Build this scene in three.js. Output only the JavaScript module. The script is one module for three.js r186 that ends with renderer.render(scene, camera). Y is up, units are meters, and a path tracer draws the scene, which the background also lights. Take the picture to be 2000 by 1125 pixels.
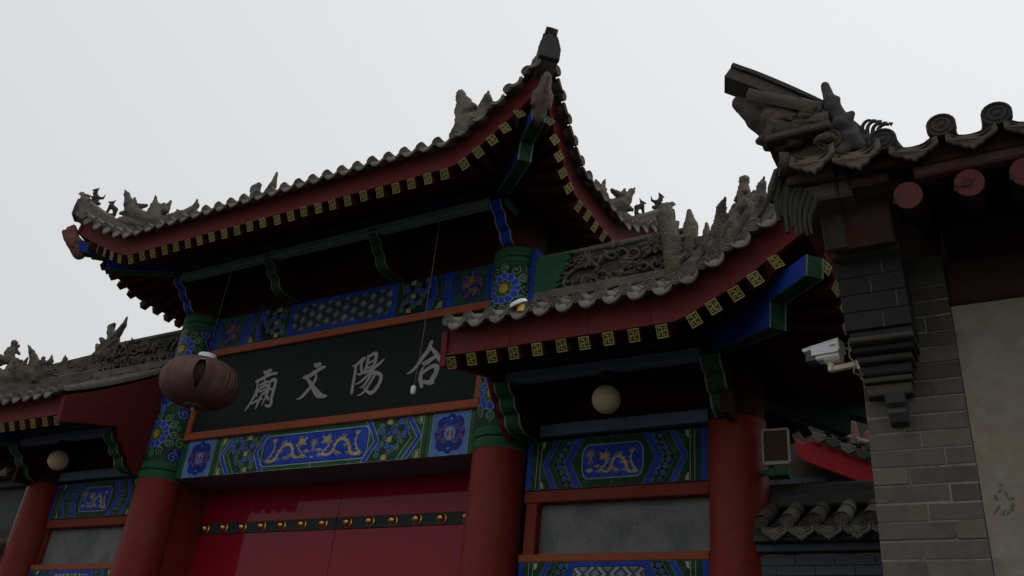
import * as THREE from 'three';
import { mergeGeometries } from 'three/addons/utils/BufferGeometryUtils.js';
import { MarchingCubes } from 'three/addons/objects/MarchingCubes.js';

// ---------------------------------------------------------------- camera, sky, sun, exposure
const scene = new THREE.Scene();
const camera = new THREE.PerspectiveCamera(36.555, 16 / 9, 0.1, 900);
camera.position.set(5.832, 1.6, 6.0);
camera.up.set(0.16233296, 0.87865961, 0.44900478);
camera.lookAt(5.832 - 0.47218606, 1.6 + 0.46873038, 6.0 - 0.74654682);

const renderer = new THREE.WebGLRenderer({ antialias: true });
renderer.setSize(1024, 576);
renderer.toneMapping = THREE.LinearToneMapping;
renderer.toneMappingExposure = 1.0;
renderer.shadowMap.enabled = true;

const SUN_DIR = new THREE.Vector3(0.35, 0.85, -0.45).normalize();
{ // overcast sky: even grey, a little brighter overhead and towards the veiled sun
  const W = 256, H = 128, data = new Float32Array(W * H * 4), d = new THREE.Vector3();
  for (let j = 0; j < H; j++) for (let i = 0; i < W; i++) {
    const el = ((j + 0.5) / H - 0.5) * Math.PI, az = ((i + 0.5) / W - 0.5) * 2 * Math.PI;
    d.set(Math.cos(el) * Math.cos(az), Math.sin(el), Math.cos(el) * Math.sin(az));
    const up = Math.max(0, d.y), glow = Math.pow(Math.max(0, d.dot(SUN_DIR)), 3);
    let L = (0.73 + 0.155 * up + 0.06 * glow) * (0.9 + 0.1 * (d.x * SUN_DIR.x + d.z * SUN_DIR.z) / 0.57);
    if (d.y < 0) L = 0.62 - 0.3 * Math.min(1, -d.y * 3);
    const o = (j * W + i) * 4;
    data[o] = L * 0.985; data[o + 1] = L * 1.0; data[o + 2] = L * 1.018; data[o + 3] = 1;
  }
  const t = new THREE.DataTexture(data, W, H, THREE.RGBAFormat, THREE.FloatType);
  t.mapping = THREE.EquirectangularReflectionMapping; t.magFilter = t.minFilter = THREE.LinearFilter; t.wrapS = THREE.RepeatWrapping;
  t.needsUpdate = true;
  scene.background = t; scene.environment = t;
}
const sun = new THREE.DirectionalLight(new THREE.Color(1.0, 0.96, 0.9), 0.5);
sun.position.copy(SUN_DIR).multiplyScalar(40); sun.castShadow = true; sun.shadow.radius = 30;
sun.shadow.camera.left = sun.shadow.camera.bottom = -12; sun.shadow.camera.right = sun.shadow.camera.top = 12; sun.shadow.camera.far = 90;
sun.shadow.mapSize.set(2048, 2048);
scene.add(sun); scene.add(sun.target);

// ---------------------------------------------------------------- small helpers
const V = (x, y, z) => new THREE.Vector3(x, y, z);
function rng(seed) { let a = seed >>> 0; return () => { a |= 0; a = a + 0x6D2B79F5 | 0; let t = Math.imul(a ^ a >>> 15, 1 | a); t = t + Math.imul(t ^ t >>> 7, 61 | t) ^ t; return ((t ^ t >>> 14) >>> 0) / 4294967296; }; }
const R0 = rng(77);
const used = new Map();
function numbered(n) { const c = used.get(n) ?? 0; used.set(n, c + 1); return c ? n + '_' + String(c).padStart(3, '0') : n; }
function prep(g) {
  if (g.index) g = g.toNonIndexed();
  for (const n of Object.keys(g.attributes)) if (!['position', 'normal', 'uv'].includes(n)) g.deleteAttribute(n);
  if (!g.attributes.normal) g.computeVertexNormals();
  if (!g.attributes.uv) { // planar uv in metres by dominant axis
    const p = g.attributes.position, nn = g.attributes.normal, uv = new Float32Array(p.count * 2);
    for (let i = 0; i < p.count; i++) {
      const ax = Math.abs(nn.getX(i)), ay = Math.abs(nn.getY(i)), az = Math.abs(nn.getZ(i));
      if (ax > ay && ax > az) { uv[2 * i] = p.getZ(i); uv[2 * i + 1] = p.getY(i); }
      else if (ay > az) { uv[2 * i] = p.getX(i); uv[2 * i + 1] = p.getZ(i); }
      else { uv[2 * i] = p.getX(i); uv[2 * i + 1] = p.getY(i); }
    }
    g.setAttribute('uv', new THREE.BufferAttribute(uv, 2));
  }
  return g;
}
function merge(list) { list = [].concat(list).map(prep); return list.length === 1 ? list[0] : mergeGeometries(list); }
function shade(o) { o.castShadow = true; o.receiveShadow = true; return o; }
function obj(name, geos, mat, parent = scene, matrix) {
  const g = geos.isBufferGeometry && geos.userData.ready ? geos : merge(geos);
  const m = shade(new THREE.Mesh(g, mat)); m.name = numbered(name);
  if (matrix) { m.matrix.copy(matrix); m.matrix.decompose(m.position, m.quaternion, m.scale); }
  parent.add(m); return m;
}
function ready(geos) { const g = merge(geos); g.userData.ready = true; return g; }
function thing(name, label, category, group, p = [0, 0, 0]) {
  const o = new THREE.Group(); o.name = numbered(name); o.position.set(...p); scene.add(o);
  o.userData = { label, category }; if (group) o.userData.group = group; return o;
}
function tag(o, label, category, group) { o.userData.label = label; o.userData.category = category; if (group) o.userData.group = group; return o; }
const bevelCache = {};
function box(w, h, d, x = 0, y = 0, z = 0, rx = 0, ry = 0, rz = 0) {
  const g = new THREE.BoxGeometry(w, h, d), uv = g.attributes.uv, s = [[d, h], [d, h], [w, d], [w, d], [w, h], [w, h]], o = [R0() * 7, R0() * 7];
  for (let i = 0; i < 24; i++) { const f = s[i >> 2]; uv.setXY(i, uv.getX(i) * f[0] + o[0], uv.getY(i) * f[1] + o[1]); }
  if (rx || ry || rz) g.applyMatrix4(new THREE.Matrix4().makeRotationFromEuler(new THREE.Euler(rx, ry, rz)));
  return g.translate(x, y, z);
}
// box with chamfered long edges (b = chamfer)
function cbox(w, h, d, b, x = 0, y = 0, z = 0) {
  const s = new THREE.Shape(), a = w / 2 - b, c = h / 2 - b;
  s.moveTo(-a, -c); s.lineTo(a, -c); s.lineTo(a, c); s.lineTo(-a, c); s.closePath();
  const g = new THREE.ExtrudeGeometry(s, { depth: d - 2 * b, bevelEnabled: true, bevelThickness: b, bevelSize: b, bevelSegments: 1 });
  g.translate(0, 0, -d / 2 + b); const uv = g.attributes.uv, ox = R0() * 5, oy = R0() * 5;
  for (let i = 0; i < uv.count; i++) uv.setXY(i, uv.getX(i) + ox, uv.getY(i) + oy);
  return g.translate(x, y, z);
}
function frameM(S, N, F, p) { return new THREE.Matrix4().makeBasis(S, N, F).setPosition(p); }
function bar(a, b, w, h, upHint = V(0, 1, 0)) { // box whose local z runs from a to b
  const F = b.clone().sub(a), L = F.length(); F.normalize();
  const S = upHint.clone().cross(F).normalize(), N = F.clone().cross(S);
  return box(w, h, L).applyMatrix4(frameM(S, N, F, a.clone().add(b).multiplyScalar(0.5)));
}
function cyl(r1, r2, h, x, y, z, seg = 16, open = false) {
  const g = new THREE.CylinderGeometry(r1, r2, h, seg, 1, open); const uv = g.attributes.uv;
  for (let i = 0; i < uv.count; i++) uv.setXY(i, uv.getX(i) * 6.283 * r1, uv.getY(i) * h);
  return g.translate(x, y, z);
}
function tube(pts, r, seg = 24, rad = 6) {
  const g = new THREE.TubeGeometry(new THREE.CatmullRomCurve3(pts), seg, r, rad, false); return g;
}
function taperTube(pts, r0, r1, seg = 20, rad = 6) {
  const c = new THREE.CatmullRomCurve3(pts), g = new THREE.TubeGeometry(c, seg, 1, rad, false), p = g.attributes.position, q = new THREE.Vector3(), n = V(0, 0, 0);
  for (let i = 0; i <= seg; i++) {
    c.getPointAt(i / seg, q); const r = r0 + (r1 - r0) * i / seg;
    for (let j = 0; j <= rad; j++) { const k = i * (rad + 1) + j; n.fromBufferAttribute(p, k).sub(q).multiplyScalar(r).add(q); p.setXYZ(k, n.x, n.y, n.z); }
  }
  g.computeVertexNormals(); return g;
}
function loft(rows, closed = false) { // rows of Vector3, uv in metres
  const n = rows[0].length, pos = [], uv = [], idx = []; const U0 = R0() * 3; let v = 0;
  rows.forEach((r, i) => {
    if (i) v += r[Math.floor(n / 2)].distanceTo(rows[i - 1][Math.floor(n / 2)]);
    let u = U0; r.forEach((p, j) => { if (j) u += p.distanceTo(r[j - 1]); pos.push(p.x, p.y, p.z); uv.push(u, v); });
  });
  for (let i = 0; i + 1 < rows.length; i++) for (let j = 0; j + 1 < n; j++) { const a = i * n + j, b = a + 1, c = a + n, d = c + 1; idx.push(a, b, d, a, d, c); }
  const g = new THREE.BufferGeometry(); g.setAttribute('position', new THREE.Float32BufferAttribute(pos, 3)); g.setAttribute('uv', new THREE.Float32BufferAttribute(uv, 2)); g.setIndex(idx);
  g.computeVertexNormals(); return g;
}
function hardLoft(rows) { const g = loft(rows).toNonIndexed(); g.deleteAttribute('normal'); g.computeVertexNormals(); return g; }
function prism(points, depth, bevel = 0) { // 2d outline in xy extruded along z, centred
  const s = new THREE.Shape(points.map(([x, y]) => new THREE.Vector2(x, y)));
  const g = new THREE.ExtrudeGeometry(s, { depth: depth - 2 * bevel, bevelEnabled: bevel > 0, bevelThickness: bevel, bevelSize: bevel, bevelSegments: 1, curveSegments: 8 });
  return g.translate(0, 0, -depth / 2 + bevel);
}
// smooth union of tapered capsules, meshed; caps = [ax,ay,az,ra, bx,by,bz,rb]
function blob(caps, { res = 46, k = 0.03, carve } = {}) {
  const lo = V(1e9, 1e9, 1e9), hi = V(-1e9, -1e9, -1e9);
  for (const c of caps) for (const o of [0, 4]) { const r = c[o + 3] + k; lo.min(V(c[o] - r, c[o + 1] - r, c[o + 2] - r)); hi.max(V(c[o] + r, c[o + 1] + r, c[o + 2] + r)); }
  const ctr = lo.clone().add(hi).multiplyScalar(0.5), e = hi.clone().sub(lo), hs = Math.max(e.x, e.y, e.z) / 2 * 1.12;
  const mc = new MarchingCubes(res, new THREE.MeshStandardMaterial(), false, false, 90000); mc.isolation = 0;
  const p = V(0, 0, 0), a = V(0, 0, 0), b = V(0, 0, 0);
  for (let z = 0; z < res; z++) for (let y = 0; y < res; y++) for (let x = 0; x < res; x++) {
    p.set((x - res / 2) / (res / 2) * hs + ctr.x, (y - res / 2) / (res / 2) * hs + ctr.y, (z - res / 2) / (res / 2) * hs + ctr.z);
    let d = 1e3;
    for (const c of caps) {
      a.set(p.x - c[0], p.y - c[1], p.z - c[2]); b.set(c[4] - c[0], c[5] - c[1], c[6] - c[2]);
      const t = Math.min(1, Math.max(0, a.dot(b) / Math.max(1e-9, b.lengthSq())));
      const dd = a.addScaledVector(b, -t).length() - (c[3] + (c[7] - c[3]) * t);
      const h = Math.max(k - Math.abs(d - dd), 0) / k; d = Math.min(d, dd) - h * h * k * 0.25;
    }
    if (carve) d += carve(p);
    mc.field[x + y * res + z * res * res] = -d;
  }
  mc.update();
  const n = mc.count, P = new Float32Array(n * 3); let m = 0; const f = mc.positionArray;
  for (let i = 0; i < n; i++) { P[3 * i] = f[3 * i] * hs + ctr.x; P[3 * i + 1] = f[3 * i + 1] * hs + ctr.y; P[3 * i + 2] = f[3 * i + 2] * hs + ctr.z; }
  const g = new THREE.BufferGeometry(); g.setAttribute('position', new THREE.BufferAttribute(P, 3)); g.setAttribute('normal', new THREE.BufferAttribute(mc.normalArray.slice(0, n * 3), 3));
  const uv = new Float32Array(n * 2); for (let i = 0; i < n; i++) { uv[2 * i] = P[3 * i] + P[3 * i + 2] * 0.7; uv[2 * i + 1] = P[3 * i + 1] + P[3 * i + 2] * 0.5; }
  g.setAttribute('uv', new THREE.BufferAttribute(uv, 2)); g.userData.ready = true; return g;
}

// ---------------------------------------------------------------- procedural materials
function pnoise(seed) { // periodic value noise
  const r = rng(seed), T = new Float32Array(4096); for (let i = 0; i < 4096; i++) T[i] = r();
  const at = (x, y, n) => T[((((y % n) + n) % n) * 57 + (((x % n) + n) % n) * 131 + n * 17) & 4095];
  const one = (u, v, n) => { const x = u * n, y = v * n, i = Math.floor(x), j = Math.floor(y); let a = x - i, b = y - j; a = a * a * (3 - 2 * a); b = b * b * (3 - 2 * b); return (at(i, j, n) * (1 - a) + at(i + 1, j, n) * a) * (1 - b) + (at(i, j + 1, n) * (1 - a) + at(i + 1, j + 1, n) * a) * b; };
  return (u, v, n = 4, oct = 5, g = 0.55) => { let s = 0, w = 1, t = 0; for (let o = 0; o < oct; o++) { s += w * one(u, v, n); t += w; w *= g; n *= 2; } return s / t; };
}
const toS = (c) => { c = Math.min(1, Math.max(0, c)); return c <= 0.0031308 ? c * 12.92 : 1.055 * Math.pow(c, 1 / 2.4) - 0.055; };
function surf({ c, c2, amt = 0.3, seed = 1, size = 1, n = 4, rough = 0.8, bump = 0, grain = 0.1, streak = 0, specks = 0, N = 256, extra, gain = 0.55, ...rest }) {
  const f = pnoise(seed), f2 = pnoise(seed + 91), data = new Uint8Array(N * N * 4), bd = new Uint8Array(N * N * 4), r = rng(seed + 5);
  for (let j = 0; j < N; j++) for (let i = 0; i < N; i++) {
    const u = i / N, v = j / N; let a = f(u, v, n, 5, gain), b = f2(u, v, n * 8, 3);
    if (streak) a = a * (1 - streak) + f2(u, v * 0.12 + 0.3, n * 4, 3) * streak;
    let m = Math.min(1, Math.max(0, (a - 0.5) * 2.4 + 0.5));
    let l = 1 + (a - 0.5) * 2 * amt + (r() - 0.5) * grain + (b - 0.5) * amt * 0.6; if (specks && r() < specks) l *= 0.5;
    const o = (j * N + i) * 4;
    for (let q = 0; q < 3; q++) data[o + q] = 255 * toS((c2 ? c[q] * (1 - m) + c2[q] * m : c[q]) * l);
    data[o + 3] = 255; const h = 255 * Math.min(1, Math.max(0, a * 0.6 + b * 0.35 + (r() - 0.5) * 0.1)); bd[o] = bd[o + 1] = bd[o + 2] = h; bd[o + 3] = 255;
  }
  const mk = (d) => { const t = new THREE.DataTexture(d, N, N); t.wrapS = t.wrapT = THREE.RepeatWrapping; t.magFilter = t.minFilter = THREE.LinearFilter; t.repeat.set(1 / size, 1 / size); t.needsUpdate = true; return t; };
  const map = mk(data); map.colorSpace = THREE.SRGBColorSpace;
  const o = { map, roughness: rough, ...rest }; if (bump) { o.bumpMap = mk(bd); o.bumpScale = bump; }
  o.specularIntensity ??= 0.25; return new THREE.MeshPhysicalMaterial(o);
}
function paintMat(w, h, pxw, draw, opt = {}) { // flat painted print; metres, origin centre, y up
  const c = document.createElement('canvas'); c.width = pxw; c.height = Math.max(8, Math.round(pxw * h / w)); const x = c.getContext('2d');
  x.save(); x.scale(c.width / w, -c.height / h); x.translate(w / 2, -h / 2); x.lineJoin = 'round'; x.lineCap = 'round'; draw(x, w, h); x.restore();
  { // wear: fine grime of its own shape
    const f = pnoise(opt.seed ?? 5), im = x.getImageData(0, 0, c.width, c.height), d = im.data, r = rng(9);
    for (let j = 0; j < c.height; j++) for (let i = 0; i < c.width; i++) { const o = (j * c.width + i) * 4, n1 = f(i / 512, j / 512, 6, 5), n2 = f(i / 512 + 0.37, j / 512 + 0.11, 22, 3), k = (0.62 + 0.5 * n1 + (r() - 0.5) * 0.08) * (opt.dim ?? 0.88), fade = Math.max(0, n1 * 0.55 + n2 * 0.6 - 0.5) * 0.75, flake = n2 > 0.72 && r() < 0.5 ? 0.25 : 0; for (let q = 0; q < 3; q++) { let c = d[o + q] * k; c = c * (1 - fade) + [84, 84, 78][q] * fade; c = c * (1 - flake) + [120, 112, 98][q] * flake; d[o + q] = Math.min(255, c + 2); } }
    x.putImageData(im, 0, 0);
  }
  const t = new THREE.CanvasTexture(c); t.colorSpace = THREE.SRGBColorSpace; if (opt.repeat) { t.wrapS = THREE.RepeatWrapping; t.repeat.set(...opt.repeat); if (opt.offset) t.offset.set(...opt.offset); }
  return new THREE.MeshPhysicalMaterial({ map: t, roughness: opt.rough ?? 0.6, specularIntensity: 0.25 });
}
function panelGeo(w, h, d, x, y, z) { const g = new THREE.BoxGeometry(w, h, d); return g.translate(x, y, z); } // uv 0..1 on each face

const M = {
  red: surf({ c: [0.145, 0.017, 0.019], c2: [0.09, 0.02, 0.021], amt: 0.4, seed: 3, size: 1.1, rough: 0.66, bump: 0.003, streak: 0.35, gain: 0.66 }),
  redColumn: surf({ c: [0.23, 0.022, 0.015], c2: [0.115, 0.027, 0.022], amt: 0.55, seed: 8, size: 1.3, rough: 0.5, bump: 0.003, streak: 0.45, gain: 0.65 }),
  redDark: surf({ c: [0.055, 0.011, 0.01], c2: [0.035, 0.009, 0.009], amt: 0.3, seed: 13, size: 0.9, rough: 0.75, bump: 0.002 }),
  rafter: surf({ c: [0.075, 0.014, 0.012], c2: [0.05, 0.012, 0.011], amt: 0.3, seed: 14, size: 0.7, rough: 0.7, bump: 0.001 }),
  door: surf({ c: [0.25, 0.003, 0.02], c2: [0.2, 0.004, 0.018], amt: 0.2, seed: 21, size: 1.7, streak: 0.5, rough: 0.5, clearcoat: 0.34, clearcoatRoughness: 0.04, specularIntensity: 0.1 }),
  tile: surf({ c: [0.21, 0.188, 0.16], c2: [0.095, 0.087, 0.077], amt: 0.45, seed: 31, size: 0.55, rough: 0.92, bump: 0.006, grain: 0.22, specks: 0.02 }),
  tileB: surf({ c: [0.16, 0.146, 0.127], c2: [0.075, 0.07, 0.064], amt: 0.5, seed: 37, size: 0.5, rough: 0.92, bump: 0.006, grain: 0.22, specks: 0.03 }),
  tileDark: surf({ c: [0.075, 0.072, 0.068], c2: [0.045, 0.043, 0.041], amt: 0.4, seed: 33, size: 0.5, rough: 0.95, bump: 0.005, grain: 0.2 }),
  carve: surf({ c: [0.185, 0.162, 0.132], c2: [0.075, 0.069, 0.06], amt: 0.5, seed: 41, size: 0.45, rough: 0.93, bump: 0.008, grain: 0.2, specks: 0.02 }),
  carveDark: surf({ c: [0.085, 0.08, 0.072], c2: [0.045, 0.044, 0.042], amt: 0.5, seed: 43, size: 0.4, rough: 0.93, bump: 0.008, grain: 0.2 }),
  green: surf({ c: [0.022, 0.095, 0.045], c2: [0.016, 0.07, 0.034], amt: 0.2, seed: 51, size: 0.8, rough: 0.6 }),
  greenDark: surf({ c: [0.008, 0.03, 0.017], c2: [0.006, 0.022, 0.013], amt: 0.2, seed: 50, size: 0.8, rough: 0.7 }),
  paleGreen: surf({ c: [0.14, 0.24, 0.19], c2: [0.11, 0.2, 0.155], amt: 0.2, seed: 52, size: 0.8, rough: 0.65 }),
  blueGrey: surf({ c: [0.14, 0.175, 0.25], c2: [0.115, 0.145, 0.2], amt: 0.2, seed: 53, size: 0.8, rough: 0.65 }),
  blue: surf({ c: [0.009, 0.036, 0.25], c2: [0.008, 0.028, 0.16], amt: 0.2, seed: 54, size: 0.8, rough: 0.55 }),
  orange: surf({ c: [0.33, 0.075, 0.028], c2: [0.21, 0.06, 0.028], amt: 0.35, seed: 55, size: 0.9, rough: 0.6, bump: 0.001 }),
  frameRed: surf({ c: [0.2, 0.03, 0.022], c2: [0.16, 0.04, 0.025], amt: 0.25, seed: 56, size: 0.7, rough: 0.65 }),
  black: surf({ c: [0.014, 0.018, 0.019], c2: [0.011, 0.014, 0.015], amt: 0.3, seed: 57, size: 1.5, rough: 0.55, specularIntensity: 0.12 }),
  silver: surf({ c: [0.3, 0.29, 0.27], c2: [0.23, 0.225, 0.21], amt: 0.3, seed: 58, size: 0.4, rough: 0.5, grain: 0.15 }),
  soffitDark: surf({ c: [0.17, 0.15, 0.2], c2: [0.12, 0.11, 0.145], amt: 0.3, seed: 59, size: 0.8, rough: 0.7 }),
  stoneGrey: surf({ c: [0.21, 0.22, 0.205], c2: [0.1, 0.11, 0.108], amt: 0.4, seed: 61, size: 1.1, n: 6, gain: 0.68, rough: 0.85, bump: 0.002, grain: 0.18, specks: 0.01 }),
  gold: new THREE.MeshStandardMaterial({ color: new THREE.Color(0.62, 0.36, 0.13), metalness: 1, roughness: 0.32 }),
  iron: surf({ c: [0.03, 0.034, 0.034], amt: 0.3, seed: 62, size: 0.5, rough: 0.55 }),
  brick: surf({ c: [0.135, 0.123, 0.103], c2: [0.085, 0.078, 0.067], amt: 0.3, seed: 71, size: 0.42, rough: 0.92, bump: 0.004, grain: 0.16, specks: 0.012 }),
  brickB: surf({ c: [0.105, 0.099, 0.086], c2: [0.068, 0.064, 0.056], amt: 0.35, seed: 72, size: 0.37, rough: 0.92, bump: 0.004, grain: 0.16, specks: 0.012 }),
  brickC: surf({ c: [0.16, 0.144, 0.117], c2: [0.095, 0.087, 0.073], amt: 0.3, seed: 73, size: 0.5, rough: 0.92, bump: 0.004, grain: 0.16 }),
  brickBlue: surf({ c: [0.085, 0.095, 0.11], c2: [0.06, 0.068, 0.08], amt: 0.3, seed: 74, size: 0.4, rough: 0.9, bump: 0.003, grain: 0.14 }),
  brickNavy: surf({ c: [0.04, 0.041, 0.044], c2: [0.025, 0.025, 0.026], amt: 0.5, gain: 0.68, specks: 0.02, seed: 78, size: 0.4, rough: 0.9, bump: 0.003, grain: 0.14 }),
  brickDarkWarm: surf({ c: [0.085, 0.078, 0.066], c2: [0.055, 0.052, 0.046], amt: 0.35, seed: 79, size: 0.4, rough: 0.92, bump: 0.004, grain: 0.16 }),  // darker, warmer brick tone for upper courses, corbel slabs and the far wall
  tileWorn: surf({ c: [0.34, 0.29, 0.25], c2: [0.22, 0.19, 0.165], amt: 0.3, seed: 99, size: 0.4, rough: 0.9, bump: 0.004 }),
  brickDark: surf({ c: [0.075, 0.078, 0.078], c2: [0.05, 0.053, 0.055], amt: 0.35, seed: 75, size: 0.4, rough: 0.92, bump: 0.004, grain: 0.16 }),
  mortar: surf({ c: [0.27, 0.25, 0.215], c2: [0.08, 0.074, 0.064], amt: 0.4, seed: 76, size: 0.35, rough: 0.95, gain: 0.7 }),
  plaster: surf({ c: [0.27, 0.255, 0.215], c2: [0.165, 0.142, 0.108], amt: 0.6, seed: 81, size: 0.9, n: 3, rough: 0.95, bump: 0.006, grain: 0.1, streak: 0.0, N: 512, gain: 0.62 }),
  oldWood: surf({ c: [0.05, 0.022, 0.018], c2: [0.03, 0.02, 0.018], amt: 0.4, seed: 82, size: 0.6, rough: 0.85, bump: 0.004 }),
  oldRed: surf({ c: [0.1, 0.028, 0.026], c2: [0.06, 0.04, 0.034], amt: 0.4, seed: 83, size: 0.35, rough: 0.85, bump: 0.005 }),
  rafterEnd: surf({ c: [0.2, 0.028, 0.03], c2: [0.19, 0.1, 0.09], amt: 0.6, gain: 0.7, seed: 84, size: 0.14, rough: 0.8, bump: 0.004 }),
  stack: surf({ c: [0.105, 0.09, 0.073], c2: [0.06, 0.053, 0.046], amt: 0.4, seed: 85, size: 0.3, rough: 0.93, bump: 0.006, grain: 0.2 }),
  mud: surf({ c: [0.15, 0.115, 0.085], c2: [0.09, 0.075, 0.06], amt: 0.45, seed: 86, size: 0.25, rough: 0.95, bump: 0.01, grain: 0.2 }),
  white: new THREE.MeshStandardMaterial({ color: new THREE.Color(0.72, 0.73, 0.75), roughness: 0.45 }),
  cream: new THREE.MeshStandardMaterial({ color: new THREE.Color(0.62, 0.55, 0.42), roughness: 0.5 }),
  lensBlack: new THREE.MeshStandardMaterial({ color: new THREE.Color(0.012, 0.015, 0.018), roughness: 0.25 }),
  globe: surf({ c: [0.62, 0.52, 0.34], c2: [0.48, 0.4, 0.26], amt: 0.12, seed: 87, size: 0.3, rough: 0.35 }),
  yellow: new THREE.MeshStandardMaterial({ color: new THREE.Color(0.75, 0.5, 0.06), roughness: 0.45 }),
  wire: new THREE.MeshStandardMaterial({ color: new THREE.Color(0.13, 0.1, 0.08), roughness: 0.8 }),
  lantern: surf({ c: [0.165, 0.105, 0.092], c2: [0.095, 0.045, 0.042], amt: 0.5, gain: 0.68, seed: 88, size: 0.5, rough: 0.75, bump: 0.003, streak: 0.4, side: THREE.DoubleSide }),
  lanternIn: new THREE.MeshStandardMaterial({ color: new THREE.Color(0.05, 0.012, 0.012), roughness: 0.9, side: THREE.DoubleSide }),
  lanternPrint: new THREE.MeshStandardMaterial({ color: new THREE.Color(0.24, 0.12, 0.09), roughness: 0.7 }),
  brightRed: surf({ c: [0.36, 0.02, 0.024], c2: [0.28, 0.02, 0.024], amt: 0.25, seed: 89, size: 0.6, rough: 0.6, bump: 0.002 }),
  brownGlass: new THREE.MeshPhysicalMaterial({ color: new THREE.Color(0.05, 0.028, 0.014), roughness: 0.55, specularIntensity: 0.3 }),
  alu: new THREE.MeshStandardMaterial({ color: new THREE.Color(0.27, 0.24, 0.19), roughness: 0.55 }),
  pave: surf({ c: [0.085, 0.08, 0.075], c2: [0.06, 0.057, 0.054], amt: 0.35, seed: 95, size: 3, rough: 0.9, bump: 0.005 }),
  clay: surf({ c: [0.19, 0.085, 0.075], c2: [0.12, 0.07, 0.062], amt: 0.4, seed: 96, size: 0.3, rough: 0.85, bump: 0.005 }),
  creature: surf({ c: [0.2, 0.15, 0.13], c2: [0.12, 0.1, 0.09], amt: 0.4, seed: 97, size: 0.3, rough: 0.85, bump: 0.005 }),
};
// painted border strip used on brace edges, hip rafters
const edgeMat = (fill, line) => paintMat(0.14, 1.2, 96, (x, w, h) => { x.fillStyle = fill; x.fillRect(-w, -h, 2 * w, 2 * h); x.strokeStyle = line; x.lineWidth = 0.014; for (const s of [-1, 1]) { x.beginPath(); x.moveTo(s * (w / 2 - 0.009), -h); x.lineTo(s * (w / 2 - 0.009), h); x.stroke(); } });
M.edgeGreen = edgeMat('#2c5f38', '#9aa59c'); M.edgeBlue = edgeMat('#1f46c4', '#c3c9d2'); M.edgeDark = edgeMat('#1d4b33', '#7f968a');

// ---------------------------------------------------------------- painted patterns
const BLUE = '#2450dc', DBLUE = '#1b35a6', GREEN = '#2c6b40', DGREEN = '#1d4a30', LINE = '#c9d6cc', GOLDP = '#e6cd86', LBLUE = '#6c9ae6', PURP = '#5b3d9c', INK = '#0d1a20';
function poly(x, pts, fill, stroke, lw = 0.008) { x.beginPath(); pts.forEach(([a, b], i) => i ? x.lineTo(a, b) : x.moveTo(a, b)); x.closePath(); if (fill) { x.fillStyle = fill; x.fill(); } if (stroke) { x.strokeStyle = stroke; x.lineWidth = lw; x.stroke(); } }
function disc(x, a, b, r, fill, stroke, lw = 0.006, ry = r) { x.beginPath(); x.ellipse(a, b, r, ry, 0, 0, 6.2832); if (fill) { x.fillStyle = fill; x.fill(); } if (stroke) { x.strokeStyle = stroke; x.lineWidth = lw; x.stroke(); } }
function curl(x, a, b, r, dir, rot, fill, line, lw = 0.007) { // comma-shaped scroll
  disc(x, a, b, r, fill, INK, lw * 0.8);
  x.beginPath(); for (let i = 0; i <= 40; i++) { const t = i / 40, q = rot + dir * t * 8.2, rr = r * (0.92 - 0.75 * t); const px = a + Math.cos(q) * rr, py = b + Math.sin(q) * rr; i ? x.lineTo(px, py) : x.moveTo(px, py); }
  x.strokeStyle = line; x.lineWidth = lw; x.stroke();
}
function rosette(x, a, b, r) {
  for (let i = 0; i < 12; i++) { const q = i / 12 * 6.2832; curl(x, a + Math.cos(q) * r * 1.35, b + Math.sin(q) * r * 1.35, r * 0.34, i % 2 ? 1 : -1, q, i % 2 ? GREEN : DGREEN, '#a9bcab'); }
  for (let i = 0; i < 12; i++) { const q = i / 12 * 6.2832; disc(x, a + Math.cos(q) * r * 0.78, b + Math.sin(q) * r * 0.78, r * 0.25, BLUE, '#b9c9e8', 0.006); }
  disc(x, a, b, r * 0.66, BLUE);
  for (let i = 0; i < 9; i++) { const q = i / 9 * 6.2832; disc(x, a + Math.cos(q) * r * 0.42, b + Math.sin(q) * r * 0.42, r * 0.18, GREEN, '#a9bcab', 0.005); }
  disc(x, a, b, r * 0.34, '#d9b24f', INK, 0.006);
}
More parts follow.
